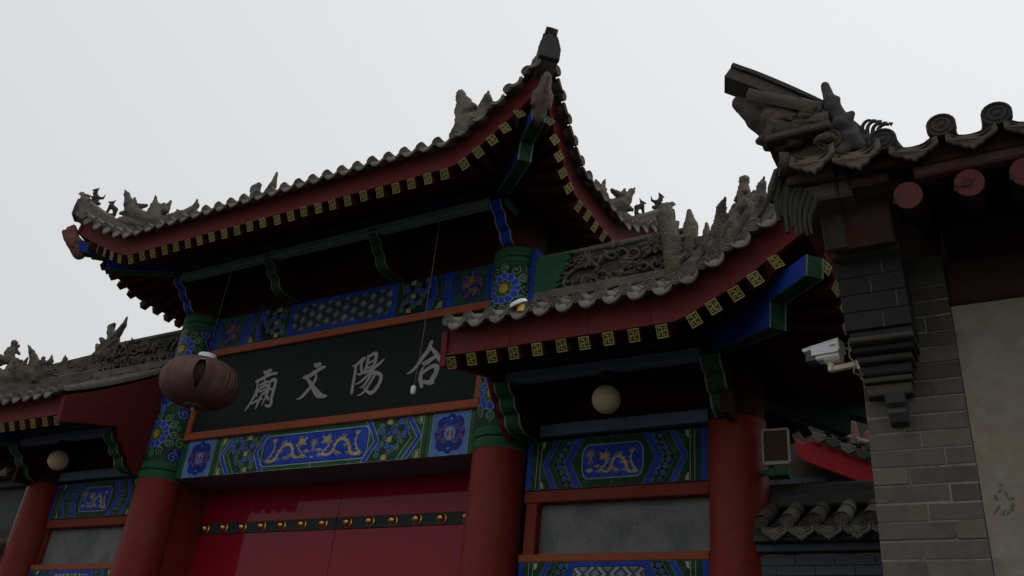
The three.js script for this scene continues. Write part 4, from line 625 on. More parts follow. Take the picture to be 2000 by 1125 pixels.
// eave purlins
function purlin(pts, y, mat, s) {
  const g = part('eave_purlin', null); const [[x0, z0], [x1, z1]] = pts; const alongX = z0 === z1, L = alongX ? x1 - x0 : z1 - z0, cx = (x0 + x1) / 2, cz = (z0 + z1) / 2;
  const rail = alongX ? cbox(L, 0.085, 0.09, 0.008, 0, 0, 0) : cbox(L, 0.085, 0.09, 0.008, 0, 0, 0).rotateY(Math.PI / 2);
  obj('purlin_rail', rail.translate(cx, y + 0.043, cz), mat, g);
  const rod = cyl(0.085, 0.085, L + (y < 5 ? 0.1 : 0.3), 0, 0, 0, 18); rod.rotateZ(Math.PI / 2); if (!alongX) rod.rotateY(Math.PI / 2);
  const uv = rod.attributes.uv; obj('purlin_log', rod.translate(cx, y + 0.17, cz), M.purlinPaint, g);
}
for (const fz of [1, -1]) { purlin([[-2.03, fz * 0.5], [2.03, fz * 0.5]], 5.95, M.paleGreen); for (const s of [1, -1]) purlin(s > 0 ? [[2.4, fz * 0.5], [4.0, fz * 0.5]] : [[-4.0, fz * 0.5], [-2.4, fz * 0.5]], 4.17, M.blueGrey); }
for (const s of [1, -1]) { purlin([[s * 2.12, -0.45], [s * 2.12, 0.45]], 5.98, M.paleGreen); purlin([[s * 4.1, -0.45], [s * 4.1, 0.45]], 4.19, M.green); }
// scalloped braces under the eaves
function brace(x, A, B, w, edge, zEnd) {
  const n = 42, f = [], dx = B[0] - A[0], dy = B[1] - A[1], len = Math.hypot(dx, dy), nz = -dy / len, ny = dx / len;
  for (let i = 0; i <= n; i++) { const t = i / n, bul = 0.03 * Math.abs(Math.sin(Math.PI * 3 * t + 0.2)); f.push([A[0] + dx * t + nz * bul, A[1] + dy * t + ny * bul]); }
  f.push([B[0] - 0.05, B[1] + 0.002], [zEnd, B[1] + 0.006]);
  const g = part('scalloped_brace', null), m = f.length;
  const outline = [...f.map(([z, y]) => [-z, y]), [-zEnd, B[1] + 0.2], [-zEnd - 0.1, A[1] + 0.02]];
  obj('brace_board', prism(outline, w - 0.012).rotateY(Math.PI / 2).translate(x, 0, 0), M.redDark, g);
  const rows = f.map(([z, y]) => [V(x - w / 2, y - 0.003, z + 0.004), V(x + w / 2, y - 0.003, z + 0.004)]); const rb = loft(rows), uv = rb.attributes.uv; for (let i = 0; i < uv.count; i++) uv.setXY(i, i % 2, Math.floor(i / 2) / m); obj('painted_edge', rb, edge, g);
}
for (const s of [1, -1]) { brace(s * 2.1, [0.53, 6.0], [0.2, 5.672], 0.125, M.edgeBlue, 0.1); brace(s * 0.7, [0.54, 6.0], [0.26, 5.675], 0.13, M.edgeGreen, 0.0); brace(s * 2.395, [0.57, 4.17], [0.26, 3.845], 0.15, M.edgeGreen, -0.03); brace(s * 4.075, [0.56, 4.18], [0.23, 3.84], 0.155, M.edgeGreen, 0.08); }
// middle door
{
  for (const s of [1, -1]) {
    const d = part('door_leaf', null); d.position.set(s * 0.97, 0, -0.52);
    obj('door_panel', [0, 1, 2].map((i) => box(0.644, 3.88, 0.05, (i - 1) * 0.6445, 1.94, 0)), M.door, d);
    for (const y of [3.4, 2.35, 1.3]) {
      obj('stud_band', cbox(1.93, 0.115, 0.012, 0.003, 0, y, 0.03), M.iron, d);
      for (let i = 0; i < 7; i++) { const x = (-3 + i) * 0.2725 + s * -0.0; const g = [lathe([[0.0001, 0.056], [0.016, 0.053], [0.03, 0.044], [0.039, 0.03], [0.042, 0.014], [0.042, 0.007], [0.049, 0.008], [0.052, 0.004], [0.052, 0.0]], 22)]; obj('door_stud', g, M.gold, d, new THREE.Matrix4().makeTranslation(x, y + (i % 2) * 0.003, 0.037)); }
    }
    obj('door_jamb', cbox(0.2, 3.87, 0.5, 0.008, s * 2.0, 1.935, -0.272), M.redColumn, gate);
  }
  obj('threshold', cbox(3.9, 0.25, 0.1, 0.01, 0, 0.125, -0.42), M.redDark, gate);
}
// side bays
for (const s of [1, -1]) {
  const b = part('side_beam', null); const cx = s * 3.11;
  obj('beam_body', cbox(1.52, 0.4, 0.18, 0.006, cx, 3.655, -0.095), M.soffitDark, b);
  { const g = panelGeo(1.5, 0.4, 0.008, 0, 0, 0); obj('painted_panel', g, M.sideBeam, b, new THREE.Matrix4().makeTranslation(cx, 3.656, 0.0)); }
  const b2 = part('side_beam', null); obj('beam_body', cbox(1.52, 0.36, 0.18, 0.006, cx, 2.715, -0.095), M.soffitDark, b2); obj('painted_panel', panelGeo(1.5, 0.36, 0.008, cx, 2.716, 0.0), M.sideLattice, b2);
  obj('upper_rail', cbox(1.5, 0.1, 0.1, 0.006, s * 3.13, 3.945, -0.03), M.blueGrey, gate);
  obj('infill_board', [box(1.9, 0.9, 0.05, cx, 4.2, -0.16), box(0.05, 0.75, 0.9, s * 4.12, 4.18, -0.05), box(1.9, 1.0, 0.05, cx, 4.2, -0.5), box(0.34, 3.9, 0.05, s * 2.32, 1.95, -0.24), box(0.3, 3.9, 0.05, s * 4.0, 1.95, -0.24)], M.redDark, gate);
  const f = part('panel_frame', null);
  obj('frame_rail', cbox(1.52, 0.095, 0.12, 0.006, cx, 3.407, -0.07), M.frameRed, f); obj('frame_rail', cbox(1.52, 0.06, 0.13, 0.006, cx, 2.925, -0.055), M.orange, f);
  obj('frame_stile', cbox(0.1, 0.405, 0.12, 0.006, s * 2.42, 3.157, -0.075), M.frameRed, f); obj('frame_stile', cbox(0.06, 0.405, 0.1, 0.006, s * 3.9, 3.157, -0.1), M.frameRed, f);
  obj('stone_panel', box(1.5, 0.44, 0.06, cx, 3.16, -0.13), M.stoneGrey, f);
  obj('wall_panel', box(1.56, 2.55, 0.16, cx, 1.275, -0.1), M.stoneGrey, gate);
  // raking end board closing the roof next to the middle column
  const out = [[1.22, 4.05], [1.24, 4.31]]; for (let i = 0; i <= 10; i++) { const t = i / 10; out.push([1.22 * (1 - t), 4.325 + 0.78 * (0.8 * t + 0.2 * t * t)]); }
  out.push([0, 3.82], [0.2, 3.82]); for (let i = 0; i <= 18; i++) { const t = i / 18; out.push([0.24 + 0.29 * t + 0.02 * Math.abs(Math.sin(Math.PI * 3 * t)), 3.85 + 0.3 * t]); }
  out.push([0.58, 4.22], [0.95, 4.13]);
  const g = prism(out.map(([z, y]) => [-z, y]), 0.05, 0.004).rotateY(Math.PI / 2); obj('end_board', g.translate(s * 2.275, 0, 0), M.red, gate);
}

// ---------------------------------------------------------------- name board
const GLYPHS = [
 [[1225,224,21,1203,145,26,1140,66,24,1095,-3,19,1035,-57,14,994,-68,4],[1235,162,14,1294,101,25,1361,23,27,1408,-14,23,1452,-17,18,1484,-24,10],[1163,13,14,1211,19,29,1261,49,25,1288,55,17],[1187,-9,5,1162,-61,15,1160,-135,25,1188,-217,20],[1173,-87,17,1229,-52,20,1287,-28,23,1330,-40,27,1327,-107,30,1296,-164,30,1288,-199,23],[1209,-177,20,1259,-189,23,1308,-195,20]],
 [[305,94,7,359,113,17,418,158,20,447,167,15],[440,161,13,413,112,17,421,59,18,443,11,16,416,-4,13,382,9,7],[348,95,17,354,16,17,354,-87,18,359,-189,18],[489,180,17,486,90,18,475,1,15],[491,174,17,540,193,20,577,194,22,588,141,20,579,77,18,573,1,16],[513,106,13,569,124,13],[503,49,13,567,66,13],[475,1,15,559,29,18,639,76,18,687,115,11],[564,9,14,507,-42,14,449,-85,13,396,-105,7],[540,-20,18,612,-10,20,687,-51,21,692,-108,21,661,-174,23,612,-218,25,556,-199,14,509,-156,9],[564,-30,14,526,-95,16,497,-136,14,459,-150,7],[612,-42,13,568,-119,14,530,-183,16,493,-217,12,443,-229,5]],
 [[-214,193,11,-178,170,27,-150,175,31,-130,173,18],[-311,57,22,-269,58,27,-175,98,27,-95,134,23,-66,139,18],[-157,71,9,-151,22,18,-177,-36,18,-228,-96,21,-281,-151,21,-313,-171,14,-354,-173,5],[-271,37,14,-211,-20,21,-139,-95,30,-72,-156,38,-15,-180,24,30,-185,17]],
 [[-916,199,10,-882,179,27,-837,192,29,-815,199,17],[-989,93,19,-925,111,21,-839,144,21,-762,154,19,-721,152,17],[-968,90,12,-958,19,15,-966,-68,16,-1005,-151,15,-1042,-209,11,-1063,-232,5],[-921,43,13,-869,59,19,-816,69,11],[-873,98,11,-840,31,13],[-909,7,15,-834,24,19,-799,13,19,-806,-42,19,-854,-68,17],[-907,1,15,-948,-51,15,-931,-78,11],[-905,-34,11,-830,-18,15],[-974,-158,13,-913,-136,17,-846,-119,15],[-854,-68,13,-879,-115,15,-890,-182,15,-901,-224,7],[-786,49,15,-775,-15,17,-790,-94,15,-823,-192,6],[-788,56,17,-739,78,23,-703,64,22,-701,-23,20,-703,-122,20,-696,-209,18,-739,-210,17,-778,-197,7],[-779,-14,11,-731,-29,13],[-772,-102,11,-746,-136,17]],
];
{
  const pl = thing('name_board', 'long black name board with four pale brush characters in an orange frame', 'sign', null, [0, 4.72, 0.02]);
  obj('board', box(3.66, 1.0, 0.03, 0, 0, -0.01), M.black, pl);
  obj('frame_rail', cbox(3.72, 0.075, 0.07, 0.008, 0, 0.485, 0.005), M.orange, pl); obj('frame_rail', cbox(3.72, 0.085, 0.07, 0.008, 0, -0.477, 0.005), M.orange, pl);
  for (const s of [1, -1]) obj('frame_stile', cbox(0.065, 0.876, 0.068, 0.008, s * 1.826, 0.0, 0.005), M.orange, pl);
  for (const gl of GLYPHS) {
    const parts = []; let mid = 0;
    gl.forEach((st, k) => {
      const pts = [], ws = []; for (let i = 0; i < st.length; i += 3) { pts.push(V(st[i] / 1000, st[i + 1] / 1000 - 0.02, 0)); ws.push(st[i + 2] / 1000 * 0.93); }
      const c = new THREE.CatmullRomCurve3(pts, false, 'centripetal'), n = 28, left = [], right = [];
      for (let i = 0; i <= n; i++) { const t = i / n, p = c.getPoint(t), tg = c.getTangent(t), q = t * (pts.length - 1), a = Math.min(pts.length - 2, Math.floor(q)), w = ws[a] + (ws[a + 1] - ws[a]) * (q - a); left.push([p.x - tg.y * w, p.y + tg.x * w]); right.push([p.x + tg.y * w, p.y - tg.x * w]); }
      const cap = (t, sgn) => { const p = c.getPoint(t), tg = c.getTangent(t), w = ws[t ? ws.length - 1 : 0], a0 = Math.atan2(tg.y, tg.x), o = []; for (let i = 1; i < 6; i++) { const a = a0 + (t ? Math.PI / 2 - Math.PI * i / 6 : -Math.PI / 2 - Math.PI * i / 6); o.push([p.x + Math.cos(a) * w, p.y + Math.sin(a) * w]); } return o; };
      // fan-free build: quads along the stroke with a slight thickness
      const z = 0.008 + k * 0.0008, rows = left.map((l, i) => [V(l[0], l[1], 0.004), V(l[0], l[1], z), V(right[i][0], right[i][1], z), V(right[i][0], right[i][1], 0.004)]);
      parts.push(hardLoft(rows));
      for (const t of [0, 1]) { const w = ws[t ? ws.length - 1 : 0], p = c.getPoint(t); parts.push(new THREE.CylinderGeometry(w, w, z - 0.004, 14).rotateX(Math.PI / 2).translate(p.x, p.y, (z + 0.004) / 2 - 0.0003)); }
    });
    obj('character', parts, M.silver, pl);
  }
}

// ---------------------------------------------------------------- lantern, bulb holder, lamps
{
  const t = thing('red_lantern', 'faded dusty red lantern with a split skin hanging before the name board', 'lantern', null, [-0.8, 4.42, 0.86]);
  const Rr = 0.362, Hh = 0.222, N = 96, K = 22, ribs = 16, pr = (b) => Math.pow(Math.max(0, Math.cos(b)), 0.62);
  const at = (a, b, o = 0) => { const rib = 1 + 0.016 * Math.abs(Math.sin(a * ribs / 2)) + 0.006 * Math.sin(a * 5 + b * 4); const r = Math.max(0.08, Rr * pr(b)) * rib + o; return V(Math.sin(a) * r, Math.sin(b) * Hh, Math.cos(a) * r); };
  const split = 0.82, pos = [], uv = [], idx = []; // the skin, leaving a torn almond-shaped gap towards the viewer
  for (let i = 0; i <= N; i++) for (let j = 0; j <= K; j++) {
    const u = i / N, b = (j / K - 0.5) * Math.PI * 0.93, gap = 0.125 * Math.max(0, Math.cos(Math.min(1.57, Math.max(-1.57, (b + 0.02) * 1.9)))), a = split + gap + u * (6.2832 - 2 * gap), edge = Math.max(0, 1 - Math.min(u, 1 - u) * 22);
    const p = at(a, b, edge * gap * 0.32 + 0.004 * Math.sin(i * 1.7) * edge); pos.push(p.x, p.y, p.z); uv.push(u * 3, j / K);
  }
  for (let i = 0; i < N; i++) for (let j = 0; j < K; j++) { const a = i * (K + 1) + j, b = a + K + 1; idx.push(a, b, b + 1, a, b + 1, a + 1); }
  const g = new THREE.BufferGeometry(); g.setAttribute('position', new THREE.Float32BufferAttribute(pos, 3)); g.setAttribute('uv', new THREE.Float32BufferAttribute(uv, 2)); g.setIndex(idx); g.computeVertexNormals();
  obj('lantern_skin', g, M.lantern, t);
  obj('inner_lining', new THREE.SphereGeometry(1, 30, 16).scale(Rr * 0.9, Hh * 0.9, Rr * 0.9), M.lanternIn, t);
  const rb = []; for (let i = 0; i < ribs; i++) { const a = i / ribs * 6.2832; if (Math.abs(((a - split + 9.4248) % 6.2832) - 3.1416) < 0.12) continue; rb.push(tube([...Array(9)].map((_, j) => at(a, (j / 8 - 0.5) * Math.PI * 0.9, 0.001)), 0.003, 20, 4)); } obj('seam', rb, M.lantern, t);
  for (const a0 of [1.62, 1.86]) { const pr2 = []; for (const [da, b0, b1] of [[-0.07, -0.3, 0.3], [0.07, -0.3, 0.3]]) pr2.push(tube([0, 0.33, 0.66, 1].map((q) => at(a0 + da, b0 + (b1 - b0) * q, 0.006)), 0.004, 10, 4)); for (const b of [-0.3, -0.1, 0.1, 0.3]) pr2.push(tube([-0.07, 0, 0.07].map((q) => at(a0 + q, b, 0.006)), 0.004, 8, 4)); for (const b of [-0.2, 0.2]) pr2.push(tube([-0.035, 0.035].map((q) => at(a0 + q, b, 0.006)), 0.0035, 4, 4)); obj('printed_mark', pr2, M.lanternPrint, t); }
  obj('collar', cyl(0.085, 0.09, 0.09, 0, Hh + 0.025, 0, 28), M.white, t); obj('collar', cyl(0.1, 0.09, 0.03, 0, -Hh - 0.005, 0, 28), M.lantern, t);
  obj('hook', cyl(0.02, 0.02, 0.04, 0, -Hh - 0.035, 0, 12), M.alu, t);
  obj('hanging_cord', tube([V(0, Hh, 0), V(0.0, 0.8, 0), V(0.005, 1.5, 0)], 0.0022, 12, 5), M.lensBlack, t);
}
{
  const t = thing('bulb_holder', 'white empty bulb holder dangling on a thin wire before the name board', 'lamp holder', null, [1.513, 4.2, 0.55]);
  obj('holder_body', new THREE.LatheGeometry([[0.0001, 0.045], [0.012, 0.045], [0.02, 0.036], [0.024, 0.026], [0.021, 0.015], [0.0235, 0.008], [0.0235, 0.0], [0.02, -0.006], [0.019, -0.03], [0.012, -0.03], [0.011, 0.0]].map(([a, b]) => new THREE.Vector2(a, b)), 20), M.white, t);
  obj('wire', tube([V(0, 0.04, 0), V(0.012, 0.3, 0), V(0.02, 0.56, 0.004), V(0.004, 0.85, 0), V(0.008, 1.3, 0), V(0, 1.76, 0)], 0.0034, 50, 5), M.wire, t);
}
for (const s of [1, -1]) {
  const t = thing('globe_lamp', s > 0 ? 'round cream globe lamp hanging in the bay right of the middle door' : 'round cream globe lamp hanging in the left bay below the carved ridge', 'lamp', null, [s * 3.26, 3.96, 0.48]);
  obj('glass_globe', new THREE.SphereGeometry(0.107, 32, 22), M.globe, t); obj('collar', cyl(0.045, 0.055, 0.03, 0, 0.118, 0, 20), M.lensBlack, t); obj('stem', cyl(0.012, 0.012, 0.09, 0, 0.17, 0, 10), M.lensBlack, t); obj('ceiling_rose', cyl(0.05, 0.06, 0.03, 0, 0.195, 0, 20), M.lensBlack, t);
}
{
  const t = thing('eave_spotlight', 'small white round spotlight with a yellow rim on the tiles of the right bay', 'spotlight', null, [2.93, 4.405, 1.3]);
  obj('lamp_head', new THREE.LatheGeometry([[0.0001, 0.03], [0.04, 0.029], [0.062, 0.02], [0.068, 0.0], [0.064, -0.004], [0.05, -0.002], [0.0001, 0.0]].map(([a, b]) => new THREE.Vector2(a, b)), 28).rotateX(0.5).rotateZ(0.3), M.white, t);
  obj('lamp_neck', cyl(0.024, 0.028, 0.06, 0.02, -0.035, 0.0, 16), M.yellow, t); obj('bracket', box(0.014, 0.05, 0.03, 0.0, -0.05, -0.02), M.alu, t);
}
{
  const t = thing('floodlight', 'flat floodlight with a pale frame and brown glass behind the right end column', 'floodlight', null, [4.405, 3.605, 0.18]);
  const w = 0.17, h = 0.235; obj('frame', [cbox(w, 0.018, 0.03, 0.003, 0, h / 2, 0), cbox(w, 0.026, 0.03, 0.003, 0, -h / 2, 0), cbox(0.014, h, 0.03, 0.003, -w / 2, 0, 0), cbox(0.014, h, 0.03, 0.003, w / 2, 0, 0)], M.alu, t);
  obj('glass', box(w - 0.01, h - 0.01, 0.012, 0, 0, -0.002), M.brownGlass, t); obj('housing', cbox(w - 0.01, h - 0.02, 0.06, 0.01, 0, 0, -0.045), M.iron, t);
  obj('bracket', [cbox(0.14, 0.06, 0.1, 0.006, 0.0, -0.17, -0.06), box(0.03, 0.1, 0.03, -0.05, -0.14, -0.07), box(0.2, 0.03, 0.03, -0.13, -0.15, -0.1)], M.green, t);
  t.rotation.y = 0.05;
}

// ---------------------------------------------------------------- tiled walls beside the gate
function tiledWall(s, label) {
  const t = thing('tiled_wall', label, 'wall', null, [0, 0, 0]); const x0 = 4.24, n = s > 0 ? 9 : 6, zf = 0.12, r = rng(50 + s);
  const len = s > 0 ? 1.6 : 1.0, cx = s * (x0 + len / 2);
  obj('wall_core', box(len, 2.9, 0.3, cx, 1.45, zf - 0.16), M.mortar, t);
  const bw = 0.235, bh = 0.058; for (let j = 0; j < 9; j++) for (let i = -1; i < len / (bw + 0.006); i++) { const a = Math.max(0, i * (bw + 0.006) + (j % 2) * 0.12), b = Math.min(len, i * (bw + 0.006) + (j % 2) * 0.12 + bw); if (b - a < 0.02) continue; obj('brick', box(b - a, bh, 0.03, s * (x0 + (a + b) / 2), 2.855 - j * (bh + 0.006), zf - 0.01 + r() * 0.003), M.brickBlue, t); }
  obj('ledge_course', cbox(len, 0.05, 0.36, 0.006, cx, 2.93, zf - 0.13), M.brickBlue, t); obj('ledge_course', cbox(len, 0.055, 0.42, 0.006, cx, 2.986, zf - 0.1), M.brickDark, t);
  obj('tile_bed', [box(len, 0.05, 0.5, cx, 3.13, zf - 0.1, 0.5)], M.tileDark, t);
  for (let i = 0; i < n; i++) {
    const x = s * (x0 + 0.07 + i * 0.168), path = [...Array(7)].map((_, q) => V(x, 3.07 + q * 0.032, zf + 0.16 - q * 0.062)); const m = i % 2 ? M.tileB : M.stack;
    obj('roll_tile', rollTile(path, V(0, 1, 0), 0.05, 0.2), m, t); obj('eave_disc', G_DISC, m, t, new THREE.Matrix4().makeTranslation(...path[0].toArray()));
    obj('drip_tile', G_DRIP_HALL, M.tileB, t, new THREE.Matrix4().makeScale(0.9, 0.9, 0.9).setPosition(x + s * 0.084, 3.03, zf + 0.14));
  }
  obj('coping', [cbox(len, 0.09, 0.16, 0.012, cx, 3.29, zf - 0.22), cyl(0.06, 0.06, len, 0, 0, 0, 12).rotateZ(Math.PI / 2).translate(cx, 3.36, zf - 0.22)], M.tileDark, t);
}
tiledWall(1, 'low tiled brick wall between the right end column and the brick hall');
tiledWall(-1, 'low tiled brick wall left of the leftmost red column');

// far hall seen through the gap on the right
{
  const t = thing('far_hall', 'grey brick hall with a bright red bargeboard seen behind the tiled wall', 'building', null, [0, 0, -3]);
  obj('wall_core', prism([[2.4, 0], [6.4, 0], [6.4, 3.5], [5.3, 3.95], [3.95, 4.58], [3.5, 4.7], [2.4, 4.7]], 0.3).translate(0, 0, -0.2), M.brickDarkWarm, t); obj('roof_slope', prism([[2.6, 4.5], [6.4, 3.6], [6.4, 5.4], [4.6, 5.5], [3.6, 5.5], [2.6, 5.2]], 0.3).translate(0, 0, -0.7), M.tileDark, t);
  const r = rng(66); for (let j = 0; j < 9; j++) for (let i = 0; i < 10; i++) obj('brick', box(0.24, 0.062, 0.03, 3.5 + i * 0.247 + (j % 2) * 0.12, 4.33 - j * 0.068, -0.04 + r() * 0.004), [M.brickDark, M.brickB, M.brickBlue][Math.floor(r() * 3)], t);
  const A = V(3.9, 4.62, 0.1), B = V(5.2, 3.97, 0.1);
  obj('bargeboard', prism([[3.86, 4.72], [3.93, 4.66], [4.0, 4.70], [5.3, 4.05], [5.3, 3.82], [4.6, 4.17], [3.93, 4.49], [3.87, 4.57]], 0.05, 0.005).translate(0, 0, 0.1), M.brightRed, t);
  for (let i = 0; i < 9; i++) { const q = i / 8, x = 4.1 + q * 1.1, y = 4.72 - q * 0.56; obj('verge_tile', [prism([[-0.07, 0.02], [0.07, -0.03], [0.06, -0.08], [0, -0.1], [-0.06, -0.05]], 0.03, 0.004).translate(x, y + 0.03, 0.17), cyl(0.04, 0.04, 0.3, 0, 0, 0, 10).rotateX(Math.PI / 2).translate(x + 0.06, y + 0.07, 0.02)], i % 2 ? M.tileDark : M.tileB, t); }
  obj('roof_slope', prism([[3.95, 4.62], [4.15, 4.76], [5.3, 4.18], [5.3, 4.02]], 0.3).translate(0, 0, -0.1), M.tileDark, t);
  obj('ridge_roll', [taperTube([V(4.24, 4.77, 0.05), V(4.5, 4.66, 0.05), V(5.2, 4.31, 0.05)], 0.035, 0.035, 12, 10)], M.tile, t);
  obj('ridge_ornament', blob([[4.28, 4.83, 0, 0.03, 4.3, 4.9, 0, 0.02], [4.42, 4.72, 0, 0.05, 4.42, 4.88, 0, 0.03], [4.52, 4.68, 0, 0.04, 4.54, 4.78, 0, 0.02]], { res: 30, k: 0.02 }), M.clay, t);
}
// dark building beyond the left end
{
  const t = thing('left_outbuilding', 'dark grey building mass at the far left edge behind the gate', 'building', null, [-5.6, 0, -0.9]);
  obj('wall', box(2.4, 4.2, 0.4, -0.4, 2.1, -0.2), M.brickDark, t);
  obj('eave_course', [cbox(2.5, 0.1, 0.5, 0.01, -0.4, 4.25, -0.15), cbox(2.5, 0.08, 0.7, 0.01, -0.4, 4.34, -0.1)], M.tileDark, t);
  obj('conduit', tube([V(0.62, 1.0, 0.06), V(0.62, 2.5, 0.06), V(0.62, 4.0, 0.06)], 0.012, 8, 6), M.alu, t);
  obj('roof', prism([[-1.7, 4.36], [0.9, 4.36], [0.8, 4.5], [-1.6, 4.5]], 0.7).translate(0, 0.02, -0.2), M.tileDark, t);
}

// ---------------------------------------------------------------- brick hall in the right foreground
const hall = thing('brick_hall', 'old grey brick hall with worn eave tiles and peeling red rafter ends at the right', 'building');
const hpart = (n) => part(n, null, hall);
const PX0 = 5.318, PX1 = 5.69, ZW = 2.4;
{
  obj('wall_core', [box(PX1 - PX0 - 0.006, 3.62, 0.4, (PX0 + PX1) / 2, 1.81, ZW - 0.2035)], M.mortar, hall);
  obj('gable_wall', box(0.36, 3.7, 3.2, PX0 + 0.19, 1.85, ZW - 2.0), M.brickB, hall);
  const end = hpart('wall_end'), r = rng(91), H = 0.0703; const mats = [M.brick, M.brickB, M.brickC, M.brick];
  for (let j = 0; j < 30; j++) {
    const y = 3.595 - j * H; if (y < 1.6) break; const off = [0, 0.135, 0.05, 0.2][j % 4] + (r() - 0.5) * 0.03; let x = PX0; let first = true;
    while (x < PX1 - 0.02) { let w = first ? (off < 0.04 ? 0.27 : off) : 0.262 + (r() - 0.5) * 0.02; first = false; if (w < 0.06) w += 0.1; let x1 = Math.min(PX1, x + w); if (PX1 - x1 < 0.05) x1 = PX1; const g = cbox(x1 - x - 0.004 - r() * 0.002, H - 0.004 - r() * 0.002, 0.1, 0.002 + r() * 0.002, 0, 0, 0).rotateZ((r() - 0.5) * 0.008).rotateX((r() - 0.5) * 0.02).rotateY((r() - 0.5) * 0.012).translate((x + x1) / 2, y + (r() - 0.5) * 0.003, ZW - 0.05 + (r() - 0.5) * 0.005); obj('brick', g, y > 3.02 && r() < 0.8 ? M.brickDarkWarm : mats[Math.floor(r() * 4)], end); x = x1; }  // most bricks in the upper courses take the darker tone
  }
  obj('plaster_wall', box(2.6, 3.38, 0.3, PX1 + 1.3, 1.69, ZW - 0.152), M.plaster, hall);
  { const rr = rng(5), fl = []; for (let i = 0; i < 9; i++) { const x = 5.73 + rr() * 0.06, y = 2.46 + rr() * 0.17, w = 0.002 + rr() * 0.006, h = 0.006 + rr() * 0.018, pts = [...Array(8)].map((_, q) => { const t = q / 8 * 6.283, k = 0.6 + rr() * 0.6; return [Math.cos(t) * w * k, Math.sin(t) * h * k]; }); fl.push(prism(pts, 0.003).rotateZ((rr() - 0.5) * 1.6).translate(x, y, ZW - 0.001)); } obj('plaster_flake', fl, M.brickC, hall); }
  obj('wall_beam', [cbox(2.5, 0.2, 0.2, 0.012, PX1 + 1.25, 3.48, ZW - 0.08), cbox(2.5, 0.25, 0.16, 0.012, PX1 + 1.25, 3.72, ZW - 0.14)], M.oldWood, hall);
  obj('eave_infill', box(3.2, 0.5, 0.06, PX1 + 1.2, 3.86, ZW - 0.3), M.oldWood, hall);
}
{ // stepped corbel carrying the eave corner
  const c = hpart('corbel'), r = rng(17); const X = (a, b) => [(b - a), (a + b) / 2];
  const slab = (x0, x1, y0, y1, z1, mat, bv = 0.006, name = 'corbel_brick') => obj(name, cbox(x1 - x0, y1 - y0, z1 - 2.38, bv, (x0 + x1) / 2, (y0 + y1) / 2, (z1 + 2.38) / 2), mat, c);
  // hanging scroll block
  { const g = prism([[2.39, 2.885], [2.45, 2.89], [2.475, 2.915], [2.46, 2.94], [2.49, 2.955], [2.505, 2.985], [2.39, 3.0]].map(([z, y]) => [-z, y]), 0.07, 0.005).rotateY(Math.PI / 2).translate(5.446, 0, 0); obj('scroll_block', g, M.brickDark, c); }
  slab(5.34, 5.51, 3.0, 3.05, 2.455, M.brickDarkWarm); slab(5.335, 5.515, 3.052, 3.075, 2.475, M.brickDarkWarm, 0.004); slab(5.332, 5.52, 3.077, 3.122, 2.49, M.brickNavy, 0.008); slab(5.326, 5.53, 3.124, 3.15, 2.525, M.brickDarkWarm, 0.008);
  slab(5.318, 5.542, 3.152, 3.178, 2.56, M.brickNavy); slab(5.31, 5.552, 3.18, 3.204, 2.6, M.brickDarkWarm); slab(5.314, 5.55, 3.206, 3.232, 2.585, M.brickNavy, 0.004);
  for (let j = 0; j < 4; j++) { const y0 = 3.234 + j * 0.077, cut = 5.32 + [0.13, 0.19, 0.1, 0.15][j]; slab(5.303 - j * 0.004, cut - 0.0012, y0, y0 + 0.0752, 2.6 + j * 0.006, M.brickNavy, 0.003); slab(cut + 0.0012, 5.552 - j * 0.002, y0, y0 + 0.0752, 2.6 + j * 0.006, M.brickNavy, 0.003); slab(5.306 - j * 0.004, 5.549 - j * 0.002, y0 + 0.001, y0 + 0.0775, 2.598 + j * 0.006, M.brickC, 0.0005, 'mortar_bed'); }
  slab(5.285, 5.55, 3.544, 3.575, 2.66, M.brickDarkWarm, 0.004);
  // leaning painted front slab
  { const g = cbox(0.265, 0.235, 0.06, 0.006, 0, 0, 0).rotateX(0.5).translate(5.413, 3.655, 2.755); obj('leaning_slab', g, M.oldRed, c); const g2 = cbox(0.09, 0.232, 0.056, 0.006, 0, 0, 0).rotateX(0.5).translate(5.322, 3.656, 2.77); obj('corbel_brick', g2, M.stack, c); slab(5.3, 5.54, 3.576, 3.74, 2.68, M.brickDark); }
  // rough bricks under the corner tiles
  const st = (x0, x1, y0, y1, z0, z1, m, rz = 0) => obj('corbel_brick', cbox(x1 - x0, y1 - y0, z1 - z0, 0.012, 0, 0, 0).rotateZ(rz).translate((x0 + x1) / 2, (y0 + y1) / 2, (z0 + z1) / 2), m, c);
  st(5.228, 5.375, 3.672, 3.752, 2.5, 2.93, M.stack); st(5.378, 5.428, 3.668, 3.748, 2.5, 2.93, M.stack);
  st(5.186, 5.376, 3.756, 3.842, 2.5, 2.965, M.stack); st(5.379, 5.42, 3.75, 3.838, 2.5, 2.94, M.stack);
  st(5.425, 5.57, 3.7, 3.79, 2.5, 2.93, M.oldRed); st(5.43, 5.66, 3.745, 3.8, 2.5, 2.955, M.oldWood);
  st(5.16, 5.45, 3.845, 3.93, 2.5, 2.96, M.mud, 0.02); st(5.13, 5.42, 3.925, 4.0, 2.5, 2.95, M.mud, -0.06);
}
